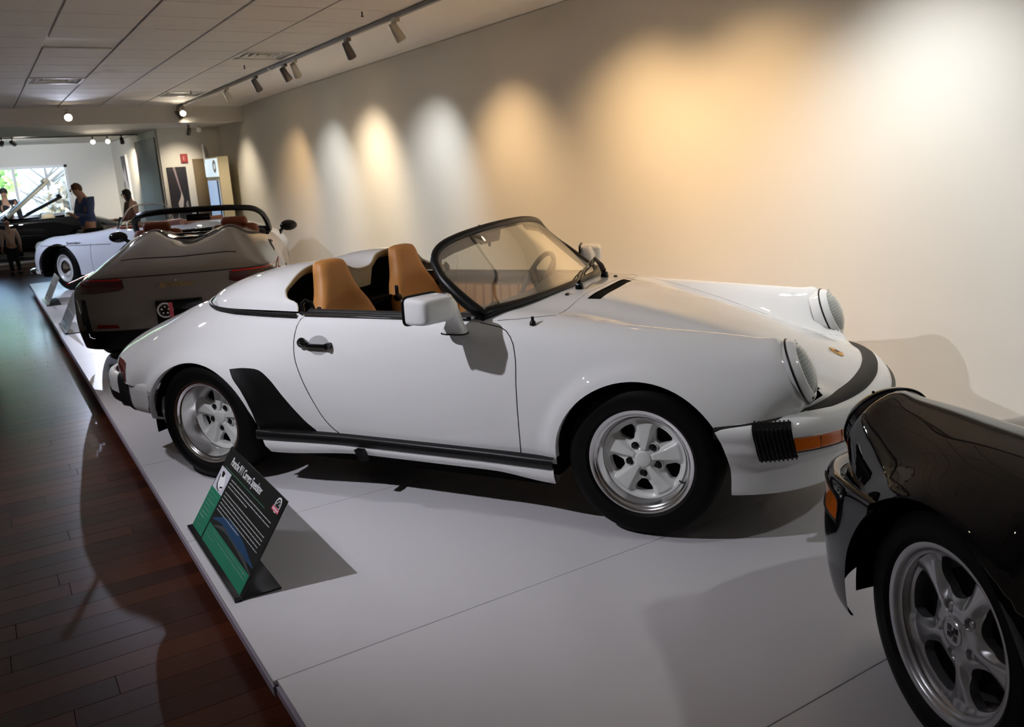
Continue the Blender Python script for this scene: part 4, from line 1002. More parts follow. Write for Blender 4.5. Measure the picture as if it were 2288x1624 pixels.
# interior mirror and sun visors
M_SMOKE = mat('interior_mirror_grey', (.06, .06, .05), .4)
q = Matrix.Translation((1.262, -.03, 1.145)) @ Matrix.Rotation(math.radians(12), 4, 'Y')
rv = MB().rbox((0, 0, 0), (.022, .21, .062), .010, 3, M=q).build('rear_view_mirror', M_SMOKE, car)
MB().tube([(1.195, -.02, 1.195), (1.235, -.03, 1.165)], .013, 10).build('mirror_stem', M_SMOKE, rv)
MB().box((1.258, -.03, 1.106), (.01, .012, .02)).build('dip_lever', M_SMOKE, rv, smooth=False)
for sd in (-1, 1):
    v_ = [];
    G = []
    for t in np.linspace(.10, .86, 16):
        s_t = 1-t*.62; p = ws_up(sd*(.15+.43*t)); w_ = .052*math.sin(PI*min(1, max(0, t*.9+.05)))**.5
        d = (ws_base(sd*(.15+.43*t))-p).normalized()
        a = p+d*.020+Vector((-.02, 0, -.01)); b = p+d*(.020+w_)+Vector((-.02, 0, -.01))
        G.append([tuple(a), tuple(b), tuple(b+Vector((-.01, 0, -.006))), tuple(a+Vector((-.01, 0, -.006)))])
    MB().grid(G, closev=True).build('sun_visor', M_SMOKE, car, angle=50)
for sd in (-1, 1): door_mirror(car, sd, M_WHITE)
# door handles
for sd in (-1, 1):
    y0 = sk.sy(.70, .73, sd)
    h = MB().rbox((.712, y0+sd*.030, .728), (.135, .016, .016), .005, 2).build('door_handle', M_GLOSSB, car)
    MB().ell((.628, y0+sd*.016, .735), (.026, .020, .025), 20, 12).tube([(.635, y0+sd*.018, .737), (.67, y0+sd*.032, .730)], [.02, .011], 12).build('lock_boss', M_GLOSSB, h)
    MB().rbox((.782, y0+sd*.018, .727), (.022, .04, .030), .007, 2).build('handle_foot', M_GLOSSB, h)
    q = Matrix.Translation((.628, y0+sd*.036, .735)) @ Matrix.Rotation(-sd*PI/2, 4, 'X'); MB().lathe([(0, .004), (.007, .004), (.008, 0)], 16, M=q).build('key_lock', M_CHROME, h)
    G = []
    for i in range(9):
        r = 1-i/8; G.append([(.714+.062*r*math.cos(a), sk.sy(.714+.062*r*math.cos(a), .724+.044*r*math.sin(a), sd)+sd*.0012, .724+.044*r*math.sin(a)) for a in np.linspace(0, 2*PI, 33)[:-1]])
    MB().grid(G, closev=True).build('handle_recess_shade', mat('recess_shade_grey', (.42, .42, .42), .3, coat=1), h)  # flat grey disc on the door, coloured like a shaded hollow
# cowl: wipers, nozzles, slot, aerial base, crest, tank flap
slot = sk.part('slot', 'air_intake', M_DARK, car, offset=-.006)
def wiper(px, py, tip, bl):
    z = sk.sz(px, py); P = Vector((px, py, z)); T_ = Vector(tip)
    w_ = MB().lathe([(0, .030), (.014, .030), (.018, .024), (.020, .012), (.021, 0)], 20, M=Matrix.Translation(P)).build('wiper', M_GLOSSB, car)
    a = P+Vector((-.006, .006, .030)); mid = a.lerp(T_, .45)+Vector((0, 0, .010)); sat = mat('satin_arm', (.035, .030, .022), .22, metal=.5)
    MB().tube([a, a.lerp(mid, .5)+Vector((0, 0, .006)), mid], [.017, .015, .0125], 8, flat=.45).build('arm_root', sat, w_)
    MB().tube([mid, mid.lerp(T_, .5)+Vector((0, 0, .003)), T_], [.0115, .009, .006], 8, flat=.45).build('arm', sat, w_)
    b0, b1 = [Vector(q) for q in bl]
    MB().tube([b0, b0.lerp(T_, .5)+Vector((0, 0, .006)), T_, T_.lerp(b1, .5)+Vector((0, 0, .006)), b1], .0045, 6).build('bridge', M_PLAS, w_)
    MB().tube([b0, (b0+b1)/2+Vector((0, 0, -.006)), b1], .0055, 6).build('blade', M_RUB, w_)
wiper(1.777, -.126, (1.668, .30, .968), [(1.70, .13, .938), (1.625, .52, .955)])
wiper(1.757, .290, (1.640, .455, .975), [(1.68, .29, .955), (1.60, .60, .955)])
for y in (-.27, .42): MB().ell((1.772, y, sk.sz(1.772, y)+.002), (.010, .022, .007), 16, 8).build('washer_jet', M_GLOSSB, car)
zz = sk.sz(1.785, -.70); MB().lathe([(0, .035), (.006, .035), (.0065, .02), (.012, .014), (.014, 0)], 18, M=Matrix.Translation((1.785, -.700, zz))).build('aerial_socket', M_RUB, car)
zc = sk.sz(2.925, 0); Qc = Matrix.Translation((2.925, 0, zc+.002)) @ Matrix.Rotation(math.radians(28), 4, 'Y') @ Matrix.Rotation(-PI/2, 4, 'Z')
shp = [(-.024, .030), (0, .035), (.024, .030), (.026, .006), (.017, -.018), (0, -.034), (-.017, -.018), (-.026, .006)]
cr = MB().prism(shp, -.001, .004, 2, M=Qc).build('crest_badge', M_GOLD, car, smooth=False)
mb = MB()
for k in range(3): mb.box((-.013, .004+k*.008, .0045), (.018, .003, .0012), M=Qc); mb.box((.012, -.020+k*.008, .0045), (.014, .003, .0012), M=Qc)
mb.build('crest_bars', mat('crest_red', (.45, .03, .02), .4), cr, smooth=False, fix=False)
MB().prism([(.008*math.cos(t), .011*math.sin(t)) for t in np.linspace(0, 2*PI, 13)[:-1]], .004, .0055, 2, M=Qc).build('crest_centre', M_PLAS, cr, smooth=False)

# ================================================================== black car cut by the right edge
car2 = empty('sports_car', 'gloss black sports car with silver five spoke wheel, cut off at the right edge', 'car', (1.647, -1.367, 0), math.radians(66.49))
classic_body(car2, M_BLACKP, False, 120, 110)
def bumper964(car, paint):
    O = [(3.09, 0), (3.08, .2), (3.06, .36), (3.02, .52), (2.96, .65), (2.885, .745), (2.79, .81), (2.66, .845), (2.50, .855)]
    def row(z, g, pull=0): return [(x+g*(1-.55*i/8), y+g*.3*i/8, z-(.05*(1-i/8)-.015*(i/8) if z > .45 else 0)) for i, (x, y) in enumerate(O)]
    sk = Skin([row(.565, -.10), row(.572, -.03), row(.562, .005), row(.53, .016), row(.50, .012), row(.47, .012), row(.42, .018), row(.36, .015), row(.29, .0), row(.22, -.03), row(.185, -.06), row(.18, -.10)], 56, 110, 1)
    for sd in (-1, 1):
        sk.cut('drop', arch_poly(ARCHF[0]-.01, ARCHF[1], .348), side=sd); sk.cut('sig', [(2.67, .452), (2.665, .52), (2.72, .532), (2.86, .522), (2.88, .47), (2.86, .455), (2.75, .45)], side=sd)
    sk.part('rest', 'front_bumper', paint, car)
    for sd in (-1, 1):
        g = sk.part('sig', 'turn_signal', M_AMBER, car, side=sd, offset=.002, label='orange turn signal lens')
        MB().tube(sk.side_line(poly_line([(2.67, .452), (2.665, .52), (2.72, .532), (2.86, .522), (2.88, .47), (2.86, .455), (2.75, .45), (2.67, .452)], 40), sd, .002), .004, 6, closed=True).build('lens_seal', M_RUB, g)
    0 and MB().tube([tuple(p) for p in poly_line([(x-.004, y, .492-.03*(i/8)**2) for i, (x, y) in list(enumerate(O))[::-1]]+[(x-.004, -y, .492-.03*(i/8)**2) for i, (x, y) in list(enumerate(O))[1:]], 90)], .007, 6).build('bumper_gap', M_RUB, car)
bumper964(car2, M_BLACKP); underbody(car2)
for sd in (-1, 1): headlamp(car2, sd, M_BLACKP)
for x, y, w_, d_ in ((2.272, .785, .205, .034), (2.272, -.785, .205, .034), (0, .83, .25, .05), (0, -.83, .25, .05)): make_wheel(car2, x, y, 'cup', .318, .226, w_, d_, 100)
windscreen(car2)
gh = Skin([S(x, (0, 0, zt), (0, .25, zt-.01), (0, .45, zt-.045), (0, .56, zt-.12 if zt > 1.05 else zt-.03), (0, .63, max(.9, zt-.25) if zt > 1.05 else zt-.04), (0, .70, .87)) for x, zt in ((-.45, .90), (-.2, 1.02), (.1, 1.16), (.45, 1.27), (.8, 1.31), (1.1, 1.28), (1.2, 1.23))], 50, 60, 2)
for sd in (-1, 1): gh.cut('glass', smooth_poly([(.02, .93), (.25, 1.10), (.6, 1.19), (.95, 1.19), (1.12, 1.10), (1.15, .93)], 3), side=sd)
gh.part('rest', 'roof', M_BLACKP, car2)
for sd in (-1, 1): gh.part('glass', 'side_window', M_GLOSSB, car2, side=sd)
for sd in (-1, 1): door_mirror(car2, sd, M_BLACKP)
MB().rbox((-.72, 0, .40), (.66, 1.5, .26), .08, 3).build('rear_bumper', M_BLACKP, car2)

# ================================================================== grey modern speedster seen from behind
car3 = empty('sports_car', 'grey speedster seen from behind, with black windscreen frame and dark red tail lamps', 'car', (1.585, 8.15, 0), math.radians(72))
N991 = [
 S(-1.0, (.02, 0, .27), (.02, .30, .27), (.035, .5, .27), (.075, .65, .27), (.14, .77, .27), (.24, .86, .27), (.38, .905, .265), (.52, .915, .25), (.62, .91, .22)),
 S(-1.06, (0, 0, .34), (.01, .30, .34), (.03, .5, .34), (.07, .65, .34), (.13, .775, .34), (.235, .87, .335), (.38, .92, .32), (.55, .93, .28), (.66, .92, .24)),
 S(-1.09, (0, 0, .44), (.01, .30, .44), (.035, .5, .44), (.075, .65, .435), (.14, .775, .43), (.245, .87, .42), (.39, .925, .38), (.57, .935, .32), (.70, .92, .25)),
 S(-1.07, (0, 0, .62), (.01, .30, .62), (.03, .5, .615), (.07, .65, .61), (.135, .775, .60), (.235, .87, .575), (.385, .925, .51), (.58, .94, .40), (.73, .92, .26)),
 S(-1.055, (0, 0, .755), (.01, .30, .752), (.03, .5, .745), (.065, .65, .735), (.125, .77, .715), (.225, .865, .675), (.38, .925, .59), (.6, .94, .44), (.75, .92, .26)),
 S(-1.03, (0, 0, .80), (.01, .30, .797), (.03, .5, .79), (.065, .64, .778), (.125, .76, .757), (.235, .855, .715), (.39, .918, .62), (.62, .94, .45), (.77, .92, .26)),
 S(-.94, (0, 0, .835), (0, .30, .835), (.02, .5, .828), (.05, .63, .812), (.11, .74, .785), (.23, .84, .74), (.40, .915, .65), (.65, .94, .46), (.80, .92, .25)),
 S(-.72, (0, 0, .885), (0, .28, .89), (0, .45, .888), (.01, .59, .862), (.04, .70, .822), (.12, .81, .765), (.3, .905, .66), (.6, .94, .47), (.72, .92, .24)),
 S(-.42, (0, 0, .935), (0, .24, .95), (0, .42, .958), (0, .56, .925), (0, .68, .865), (.03, .80, .785), (.12, .90, .67), (.30, .938, .48), (.42, .915, .24)),
 S(-.1, (0, 0, .965), (0, .20, .99), (0, .38, 1.015), (0, .54, .975), (0, .66, .905), (0, .78, .82), (.0, .895, .69), (.05, .935, .48), (.10, .91, .24)),
 S(.25, (0, 0, .985), (0, .19, 1.015), (0, .37, 1.06), (0, .53, 1.01), (0, .66, .935), (0, .765, .86), (0, .885, .70), (0, .925, .48), (0, .90, .24)),
 S(.6, (0, 0, .99), (0, .19, 1.02), (0, .37, 1.07), (0, .53, 1.02), (0, .67, .95), (0, .75, .885), (0, .865, .72), (0, .90, .48), (0, .88, .24)),
 S(1.2, (0, 0, .95), (0, .24, .95), (0, .42, .95), (0, .58, .948), (0, .69, .93), (0, .755, .875), (0, .86, .72), (0, .885, .48), (0, .86, .24)),
 S(1.75, (0, 0, .97), (0, .24, .965), (0, .45, .945), (0, .61, .925), (0, .72, .90), (0, .79, .84), (0, .865, .70), (0, .885, .48), (0, .86, .24)),
 S(2.2, (0, 0, .86), (0, .25, .85), (0, .43, .83), (0, .60, .865), (0, .72, .845), (0, .81, .78), (0, .88, .66), (0, .90, .48), (0, .87, .24)),
 S(2.7, (0, 0, .76), (0, .25, .75), (0, .42, .745), (0, .60, .80), (0, .72, .775), (0, .81, .70), (0, .88, .60), (0, .895, .45), (0, .86, .24)),
 S(3.1, (0, 0, .68), (0, .25, .67), (0, .42, .67), (0, .58, .69), (0, .69, .66), (-.03, .78, .60), (-.07, .84, .52), (-.1, .86, .42), (-.12, .84, .24)),
 S(3.35, (.04, 0, .56), (.03, .25, .555), (0, .42, .55), (-.05, .56, .54), (-.10, .65, .52), (-.15, .72, .48), (-.2, .77, .43), (-.24, .80, .36), (-.27, .80, .25)),
 S(3.45, (.04, 0, .35), (.03, .25, .35), (-.01, .42, .35), (-.06, .56, .34), (-.12, .65, .33), (-.18, .72, .31), (-.23, .77, .29), (-.28, .80, .27), (-.32, .80, .24)),
]
N991 = [[(x, y*.94, z if z > .3 else z-.07) for x, y, z in r] for r in N991]
s3 = Skin(N991, 150, 140, 2)
AF3 = (2.45, .32, .37); AR3 = (0, .32, .375)
for sd in (-1, 1):
    for A_ in (AF3, AR3): s3.cut('drop', arch_poly(*A_), side=sd)
cock3 = [(.62, -.60), (.80, -.67), (1.1, -.685), (1.5, -.68), (1.66, -.62), (1.76, -.40), (1.80, 0), (1.76, .40), (1.66, .62), (1.5, .68), (1.1, .685), (.80, .67), (.62, .60), (.60, .3), (.60, -.3)]
s3.cut('drop', cock3, 'xy', 0, .8)
tl = [(.40, .700), (.41, .765), (.46, .778), (.93, .778), (.93, .68), (.80, .665), (.62, .668), (.44, .684)]
for sd in (-1, 1):
    s3.cut('tail', [(y*sd, z) for y, z in tl], 'yz', sd, -.75)
    s3.cut('dark', [(y*sd, z) for y, z in [(.70, .30), (.72, .62), (.79, .62), (.80, .30)]], 'yz', 0, -.9)
    s3.cut('fog', [(y*sd, z) for y, z in [(.48, .385), (.66, .39), (.65, .42), (.49, .412)]], 'yz', 0, -.9)
s3.cut('line', [(-.90, .785), (-.90, .777), (.90, .777), (.90, .785)], 'yz', 0, -.75)
s3.cut('low', [(-.93, .1), (.93, .1), (.93, .365), (-.93, .365)], 'yz', 0, -.42)
s3.cut('deck', [(-.80, -.60), (-.80, .60), (-.55, .60), (-.3, .59), (.55, .56), (.57, .3), (.57, -.3), (.55, -.56), (-.3, -.59), (-.55, -.60)], 'xy', 0, .8)
s3.cut('spl', [(-.735, -.50), (-.735, .50), (-.70, .50), (-.70, -.50)], 'xy', 0, .8)
s3.part('rest', 'body_shell', M_GREY, car3); s3.part('deck', 'rear_cover', M_GREY, car3)
s3.part('line', 'shadow_gap', M_RUB, car3); s3.part('low', 'diffuser', M_PLAS, car3)
for sd in (-1, 1):
    t_ = s3.part('tail', 'tail_lamp', M_REDD, car3, side=sd, offset=.004, label='dark red tail lamp')
    if t_:
        MB().tube([(s3.bvh.ray_cast(Vector((-3, sd*y, .768)), Vector((1, 0, 0)))[0] or Vector((-1, sd*y, .768)))+Vector((-.006, 0, 0)) for y in np.linspace(.43, .82, 24)], .007, 6).build('light_strip', mat('red_strip', (.5, .01, .008), .2), t_)
    s3.part('dark', 'side_vent', M_PLAS, car3, side=sd, offset=-.004); s3.part('fog', 'reflector', M_RED, car3, side=sd, offset=.002)
# raised spoiler lines on the cover
for x, hw in ((-.70, .46),):
    MB().tube(s3.top_line([(x+.02*abs(y), y) for y in np.linspace(-hw, hw, 40)], .001), .007, 6, flat=.5).build('spoiler_gap', M_RUB, car3)
vg = MB().rbox((.20, 0, s3.sz(.2, 0)+.004), (.20, .42, .012), .004, 2).build('rear_vent', M_PLAS, car3)
MB().rbox((.12, 0, s3.sz(.12, 0)+.016), (.03, .34, .008), .003, 2).build('vent_blade', M_GLOSSB, vg); MB().rbox((.42, 0, s3.sz(.42, 0)+.02), (.05, .50, .02), .008, 2).build('vent_bar', M_RUB, vg)
MB().box((1.25, 0, .50), (1.2, 1.3, .04)).build('floor_pan', M_DARK, car3, smooth=False)
MB().box((.66, 0, .72), (.04, 1.3, .44)).build('bulkhead', M_DARK, car3, smooth=False)
MB().rbox((1.62, 0, .86), (.26, 1.30, .16), .05, 3).build('dashboard', mat('dash_vinyl', (.02, .019, .018), .5), car3)
for y in (-.37, .37):
    b_ = MB().rbox((.86, y, .80), (.14, .46, .50), .06, 4).build('seat', M_BROWNL, car3); MB().rbox((.82, y, 1.075), (.10, .26, .10), .04, 4).build('headrest', M_BROWNL, b_); MB().rbox((1.15, y, .60), (.5, .48, .12), .05, 3).build('cushion', M_BROWNL, b_)
def frame_any(car, B, T, r, name, m, glass):
    """windscreen frame: B half base curve from centre to foot, T half upper curve from foot to centre"""
    b = poly_line(B, 16); t = poly_line(T, 24); half = list(map(tuple, b))+list(map(tuple, t))[1:]
    full = half+[(x, -y, z) for x, y, z in half[::-1]][1:-1]
    f = MB().tube(full, r, 10, closed=True).build(name, m, car)
    lo = poly_line([(x, -y, z) for x, y, z in B[::-1]]+B[1:], 31); hi = poly_line([(x, -y, z) for x, y, z in T]+T[::-1][1:], 31)
    MB().grid([[tuple(Vector(a).lerp(Vector(c), s)) for a, c in zip(lo, hi)] for s in np.linspace(0, 1, 6)]).build('windscreen_glass', glass, car, fix=False)
    return f
frame_any(car3, [(1.84, 0, .955), (1.80, .4, .945), (1.66, .68, .93)], [(1.66, .68, .93), (1.36, .66, 1.06), (1.17, .62, 1.14), (1.06, .55, 1.185), (1.0, .40, 1.205), (.98, 0, 1.215)], .030, 'windscreen_frame', mat('frame_black', (.01, .01, .01), .38), M_CLEAR)
q = Matrix.Translation((1.13, 0, 1.13)); MB().rbox((0, 0, 0), (.03, .24, .07), .012, 3, M=q).tube([(0, 0, .03), (-.06, 0, .08)], .012, 8, M=q).build('rear_view_mirror', M_GLOSSB, car3)
for sd in (-1, 1):
    m_ = MB().ell((1.60, sd*.89, .955), (.06, .095, .060), 26, 16).build('door_mirror', M_GLOSSB, car3)
    MB().tube([(1.62, sd*.83, .93), (1.63, sd*.79, .90), (1.64, sd*.80, .88)], [.016, .014, .018], 8).tube([(1.58, sd*.83, .92), (1.57, sd*.79, .89), (1.56, sd*.80, .87)], [.012, .010, .014], 8).build('mirror_arm', M_GLOSSB, m_)
MB().tube(s3.side_line([(x, .905) for x in np.linspace(.9, 1.5, 10)], 1, 0), .004, 6).build('belt_seal', M_RUB, car3)
# plate and badge on the tail
px = (s3.bvh.ray_cast(Vector((-3, 0, .55)), Vector((1, 0, 0)))[0]).x
pl = MB().rbox((px-.012, 0, .49), (.02, .36, .19), .01, 2).build('number_plate', M_GLOSSB, car3)
Qp = Matrix.Translation((px-.0225, .11, .505)) @ Matrix.Rotation(-PI/2, 4, 'Z') @ Matrix.Rotation(PI/2, 4, 'X')
def wheel_logo(parent, Q, R):
    g = MB().lathe([(R*.80, .0), (R*.80, .0012), (R, .0012), (R, .0)], 40, M=Q).build('logo_ring', mat('print_white', (.75, .75, .75), .5), parent, smooth=False)
    mb = MB()
    for k in range(5):
        a = 2*PI*k/5+.3; mb.prism([(R*(.45*math.cos(a)+.13*math.cos(t)), R*(.45*math.sin(a)+.13*math.sin(t))) for t in np.linspace(0, 2*PI, 9)[:-1]], 0, .0012, 2, M=Q)
        a += .62; mb.prism([(R*(.68*math.cos(a)+.05*math.cos(t)), R*(.68*math.sin(a)+.05*math.sin(t))) for t in np.linspace(0, 2*PI, 7)[:-1]], 0, .0012, 2, M=Q)
    mb.build('logo_spokes', mat('print_white', (.75, .75, .75), .5), parent, smooth=False, fix=False)
wheel_logo(pl, Qp, .062)
MB().box((.045, 0, .0018), (.03, .12, .0012), M=Qp).build('logo_bar', mat('print_red', (.62, .10, .14), .5), pl, smooth=False)
text_mesh('Speedster', .05, M_GOLD, 'badge', car3, Matrix.Translation((-1.082, .14, .690)) @ Matrix.Rotation(-PI/2, 4, 'Z') @ Matrix.Rotation(math.radians(86), 4, 'X'), width=.28, italic=.4, ext=.002)
for x, y in ((2.45, .80), (2.45, -.80), (0, .82), (0, -.82)): make_wheel(car3, x, y, 'sport', .34, .255, .24, .05, -90)
for sd in (-1, 1):
    for cx, cz, r in (AF3, AR3):
        G = []
        for a in np.linspace(-15, 195, 30):
            a = math.radians(a); G.append([(cx+(r+g)*math.cos(a), sd*y_, max(.2, cz+(r+g)*math.sin(a))) for y_, g in ((abs(s3.sy(cx, cz+r+.01, sd))-.02, .003), (.6, .02))]+[(cx, sd*.55, cz)])
        MB().grid(G).build('wheel_well', M_DARK, car3)
MB().box((1.2, 0, .24), (3.9, 1.3, .06)).build('underbody', M_DARK, car3, smooth=False)

# ================================================================== pale classic roadster at the far end of the platform
T356 = math.radians(134)
car4 = empty('classic_roadster', 'small pale classic roadster with red interior at the far end of the platform', 'car', (2.93, 13.18, 0), T356)
N356 = [
 S(-.95, (.05, 0, .34), (.05, .25, .34), (.08, .42, .34), (.14, .56, .34), (.22, .66, .34), (.32, .73, .33), (.42, .77, .30), (.5, .79, .26)),
 S(-1.05, (0, 0, .48), (.01, .25, .48), (.04, .42, .475), (.10, .56, .47), (.19, .66, .455), (.30, .74, .43), (.42, .785, .38), (.52, .80, .28)),
 S(-.98, (0, 0, .62), (.01, .25, .615), (.04, .42, .605), (.10, .55, .59), (.18, .65, .565), (.29, .74, .52), (.42, .79, .44), (.54, .81, .28)),
 S(-.7, (0, 0, .74), (0, .25, .735), (.01, .42, .72), (.04, .55, .69), (.08, .66, .65), (.15, .75, .58), (.26, .80, .48), (.38, .82, .26)),
 S(-.2, (0, 0, .82), (0, .25, .815), (0, .42, .80), (0, .56, .775), (0, .68, .73), (0, .775, .65), (0, .825, .52), (0, .83, .25)),
 S(.4, (0, 0, .83), (0, .25, .83), (0, .42, .825), (0, .58, .81), (0, .70, .765), (0, .785, .68), (0, .825, .53), (0, .82, .24)),
 S(1.2, (0, 0, .84), (0, .25, .835), (0, .42, .825), (0, .58, .805), (0, .70, .765), (0, .785, .68), (0, .825, .53), (0, .82, .24)),
 S(1.6, (0, 0, .80), (0, .25, .79), (0, .42, .775), (0, .58, .775), (0, .70, .75), (0, .785, .67), (0, .825, .53), (0, .82, .24)),
 S(2.1, (0, 0, .72), (0, .25, .71), (0, .42, .70), (0, .575, .745), (0, .69, .73), (0, .78, .655), (0, .822, .53), (0, .81, .24)),
 S(2.5, (0, 0, .64), (0, .25, .63), (0, .42, .635), (0, .565, .70), (0, .675, .68), (-.01, .76, .60), (-.02, .80, .49), (-.04, .79, .25)),
 S(2.74, (.02, 0, .53), (.02, .25, .525), (.01, .42, .535), (-.02, .55, .60), (-.05, .65, .58), (-.09, .73, .52), (-.12, .77, .43), (-.15, .77, .27)),
 S(2.84, (0, 0, .42), (-.01, .25, .42), (-.03, .42, .425), (-.07, .54, .44), (-.12, .63, .43), (-.17, .70, .40), (-.21, .74, .35), (-.24, .75, .29)),
 S(2.78, (.02, 0, .30), (.01, .25, .30), (-.01, .42, .30), (-.05, .53, .30), (-.10, .61, .30), (-.15, .68, .30), (-.19, .72, .29), (-.22, .73, .28)),
]
N356 = [[(x if x < 2.3 else 2.3+(x-2.3)*.8, y, z if z < .45 else .45+(z-.45)*1.2) for x, y, z in r] for r in N356]
s4 = Skin(N356, 110, 90, 2)
AF4 = (2.1, .33, .37); AR4 = (0, .30, .33)
for sd in (-1, 1):
    s4.cut('drop', arch_poly(*AF4), side=sd); s4.cut('drop', arch_poly(*AR4), side=sd)
s4.cut('drop', smooth_poly([(.15, -.50), (.6, -.60), (1.15, -.60), (1.32, -.45), (1.38, 0), (1.32, .45), (1.15, .60), (.6, .60), (.15, .50), (.10, 0)], 3), 'xy', 0, .7)
s4.part('rest', 'body_shell', M_IVORY, car4)
for sd in (-1, 1):
    MB().tube(s4.side_line([(x, .672) for x in np.linspace(1.15, 2.42, 20)], sd, .003), .006, 6).build('side_moulding', M_CHROME, car4)
    MB().tube(s4.side_line([(1.50, z) for z in np.linspace(.28, .70, 12)], sd, 0), .0022, 5).build('door_gap', M_RUB, car4)
    MB().tube(s4.side_line([(x, .235+.01) for x in np.linspace(.45, 1.65, 12)], sd, .0), .012, 6).build('sill_trim', M_CHROME, car4)
    R4 = Matrix.Translation((2.59, sd*.56, .64)) @ Matrix.Rotation(math.radians(75), 4, 'Y')
    MB().lathe([(0, .06), (.05, .054), (.08, .035), (.09, 0), (.10, -.01), (.10, -.04)], 30, M=R4).build('headlamp', M_LENS, car4)
    for cx, cz, r in (AF4, AR4):
        G = []
        for a in np.linspace(-12, 192, 30):
            a = math.radians(a); G.append([(cx+(r+g)*math.cos(a), sd*y_, max(.2, cz+(r+g)*math.sin(a))) for y_, g in ((abs(s4.sy(cx, cz+r+.01, sd))-.02, .003), (.45, .02))]+[(cx, sd*.44, cz)])
        MB().grid(G).build('wheel_well', M_DARK, car4)
bm_ = MB(); O4 = poly_line([(2.50, .80, .30), (2.66, .74, .30), (2.76, .58, .30), (2.81, .3, .30), (2.82, 0, .30), (2.81, -.3, .30), (2.76, -.58, .30), (2.66, -.74, .30), (2.50, -.80, .30)], 40)
bm_.tube([tuple(p) for p in O4], .035, 10, flat=1.0).build('front_bumper', M_CHROME, car4)
text_mesh('Speedster', .06, M_CHROME, 'script_badge', car4, Matrix.Translation((1.93, s4.sy(1.8, .70, 1)+.006, .69)) @ Matrix.Rotation(PI, 4, 'Z') @ Matrix.Rotation(math.radians(96), 4, 'X'), width=.26, italic=.4, ext=.002)
make_wheel(car4, 2.1, .70, 'steel', .33, .205, .15, .02, steer=math.radians(-18)); make_wheel(car4, 2.1, -.70, 'steel', .33, .205, .15, .02, steer=math.radians(-18))
for sd in (-1, 1): make_wheel(car4, 0, sd*.70, 'steel', .33, .205, .15, .02)
MB().box((1.0, 0, .22), (3.2, 1.2, .05)).build('underbody', M_DARK, car4, smooth=False)
MB().box((.75, 0, .40), (1.3, 1.2, .03)).build('floor_pan', M_REDL, car4, smooth=False)
for y in (-.3, .3):
    b_ = MB().rbox((.42, y, .74), (.16, .46, .44), .07, 4).build('seat', M_REDL, car4); MB().rbox((.72, y, .50), (.5, .46, .14), .06, 4).build('cushion', M_REDL, b_)
MB().tube([(.14, -.50, .91), (.12, 0, .92), (.14, .50, .91)], .045, 12).build('folded_top', mat('tan_canvas', (.35, .12, .05), .7), car4)
MB().rbox((1.28, 0, .82), (.12, 1.1, .14), .04, 3).build('dashboard', M_REDL, car4)
q4 = Matrix.Translation((1.05, .30, .80)) @ Matrix.Rotation(math.radians(-60), 4, 'Y'); MB().tube([(.19*math.cos(a), .19*math.sin(a), 0) for a in np.linspace(0, 2*PI, 37)[:-1]], .011, 8, closed=True, M=q4).build('steering_wheel', mat('cream_wheel', (.5, .42, .3), .4), car4)
frame_any(car4, [(1.36, 0, .91), (1.31, .40, .90), (1.14, .60, .88)], [(1.14, .60, .88), (1.06, .585, .99), (1.03, .53, 1.09), (1.04, .42, 1.15), (1.07, .25, 1.18), (1.09, 0, 1.19)], .010, 'windscreen_frame', M_CHROME, M_CLEAR)
MB().tube([(1.15, .605, .86), (1.08, .60, 1.04)], .014, 8).build('pillar_post', M_CHROME, car4)

# ================================================================== information signs on the platform edge
M_BOARD = mat('sign_black', (.005, .005, .005), .35, coat=.7, crough=.12, spec=.2)
M_PW = mat('print_white', (.75, .75, .75), .5); M_PG = mat('print_green', (.01, .21, .11), .3, coat=.4); M_PT = mat('print_text', (.42, .42, .42), .5); M_PGL = mat('print_green_line', (.05, .25, .12), .4)
def sign_base(loc, label, group=None, lean=56, detail=False, w=.81, h=.385, board=None):
    """a leaning board on a flat angled foot; x local runs from the reader's left (far) to right"""
    t = empty('info_sign', label, 'sign', loc, -PI/2, group)       # local +x = world -y, local +y = world +x
    MB().rbox((0, .008, .009), (w+.01, .030, .018), .002, 1).rbox((0, .085, .004), (w+.01, .165, .008), .002, 1).build('foot', M_BOARD, t, smooth=False)
    Q = Matrix.Translation((0, .016, .016)) @ Matrix.Rotation(math.radians(lean), 4, 'X')
    MB().rbox((0, h/2, -.003), (w, h, .006), .0015, 1, M=Q).build('board', board or M_BOARD, t, smooth=False)
    return t, Q, w, h
def prt(mb, Q, w, h, u0, v0, u1, v1, z=.0008, sk_=0):
    """flat print from (u0,v0) top left to (u1,v1) bottom right in fractions of the board"""
    x0, x1 = (u0-.5)*w, (u1-.5)*w; y0, y1 = h*(1-v1), h*(1-v0)
    return mb.box(((x0+x1)/2, (y0+y1)/2, z/2), (x1-x0, y1-y0, z), M=Q)
def words(Q, w, h, u0, u1, v, hh, seed, last=1.0):
    mb = MB(); r = random.Random(seed); u = u0; end = u0+(u1-u0)*last
    while u < end:
        L = r.uniform(.008, .045)
        L = min(L, end-u)
        if L < .004: break
        # each word: a low bar with small ascenders
        prt(mb, Q, w, h, u, v, u+L, v+hh*.62)
        if r.random() < .6: prt(mb, Q, w, h, u+L*.2, v-hh*.3, u+L*.2+.002, v+hh*.3)
        if r.random() < .4: prt(mb, Q, w, h, u+L*.7, v-hh*.3, u+L*.7+.002, v+hh*.3)
        u += L+.006
    return mb
t, Q, w_, h_ = sign_base((.555, 3.335, 0), 'black and green information sign leaning in front of the white sports car', None, 56)
prt(MB(), Q, w_, h_, 0, .50, .205, 1.0).build('green_column', M_PG, t, smooth=False)
prt(MB(), Q, w_, h_, .225, .795, .985, 1.0).build('green_strip', M_PG, t, smooth=False)
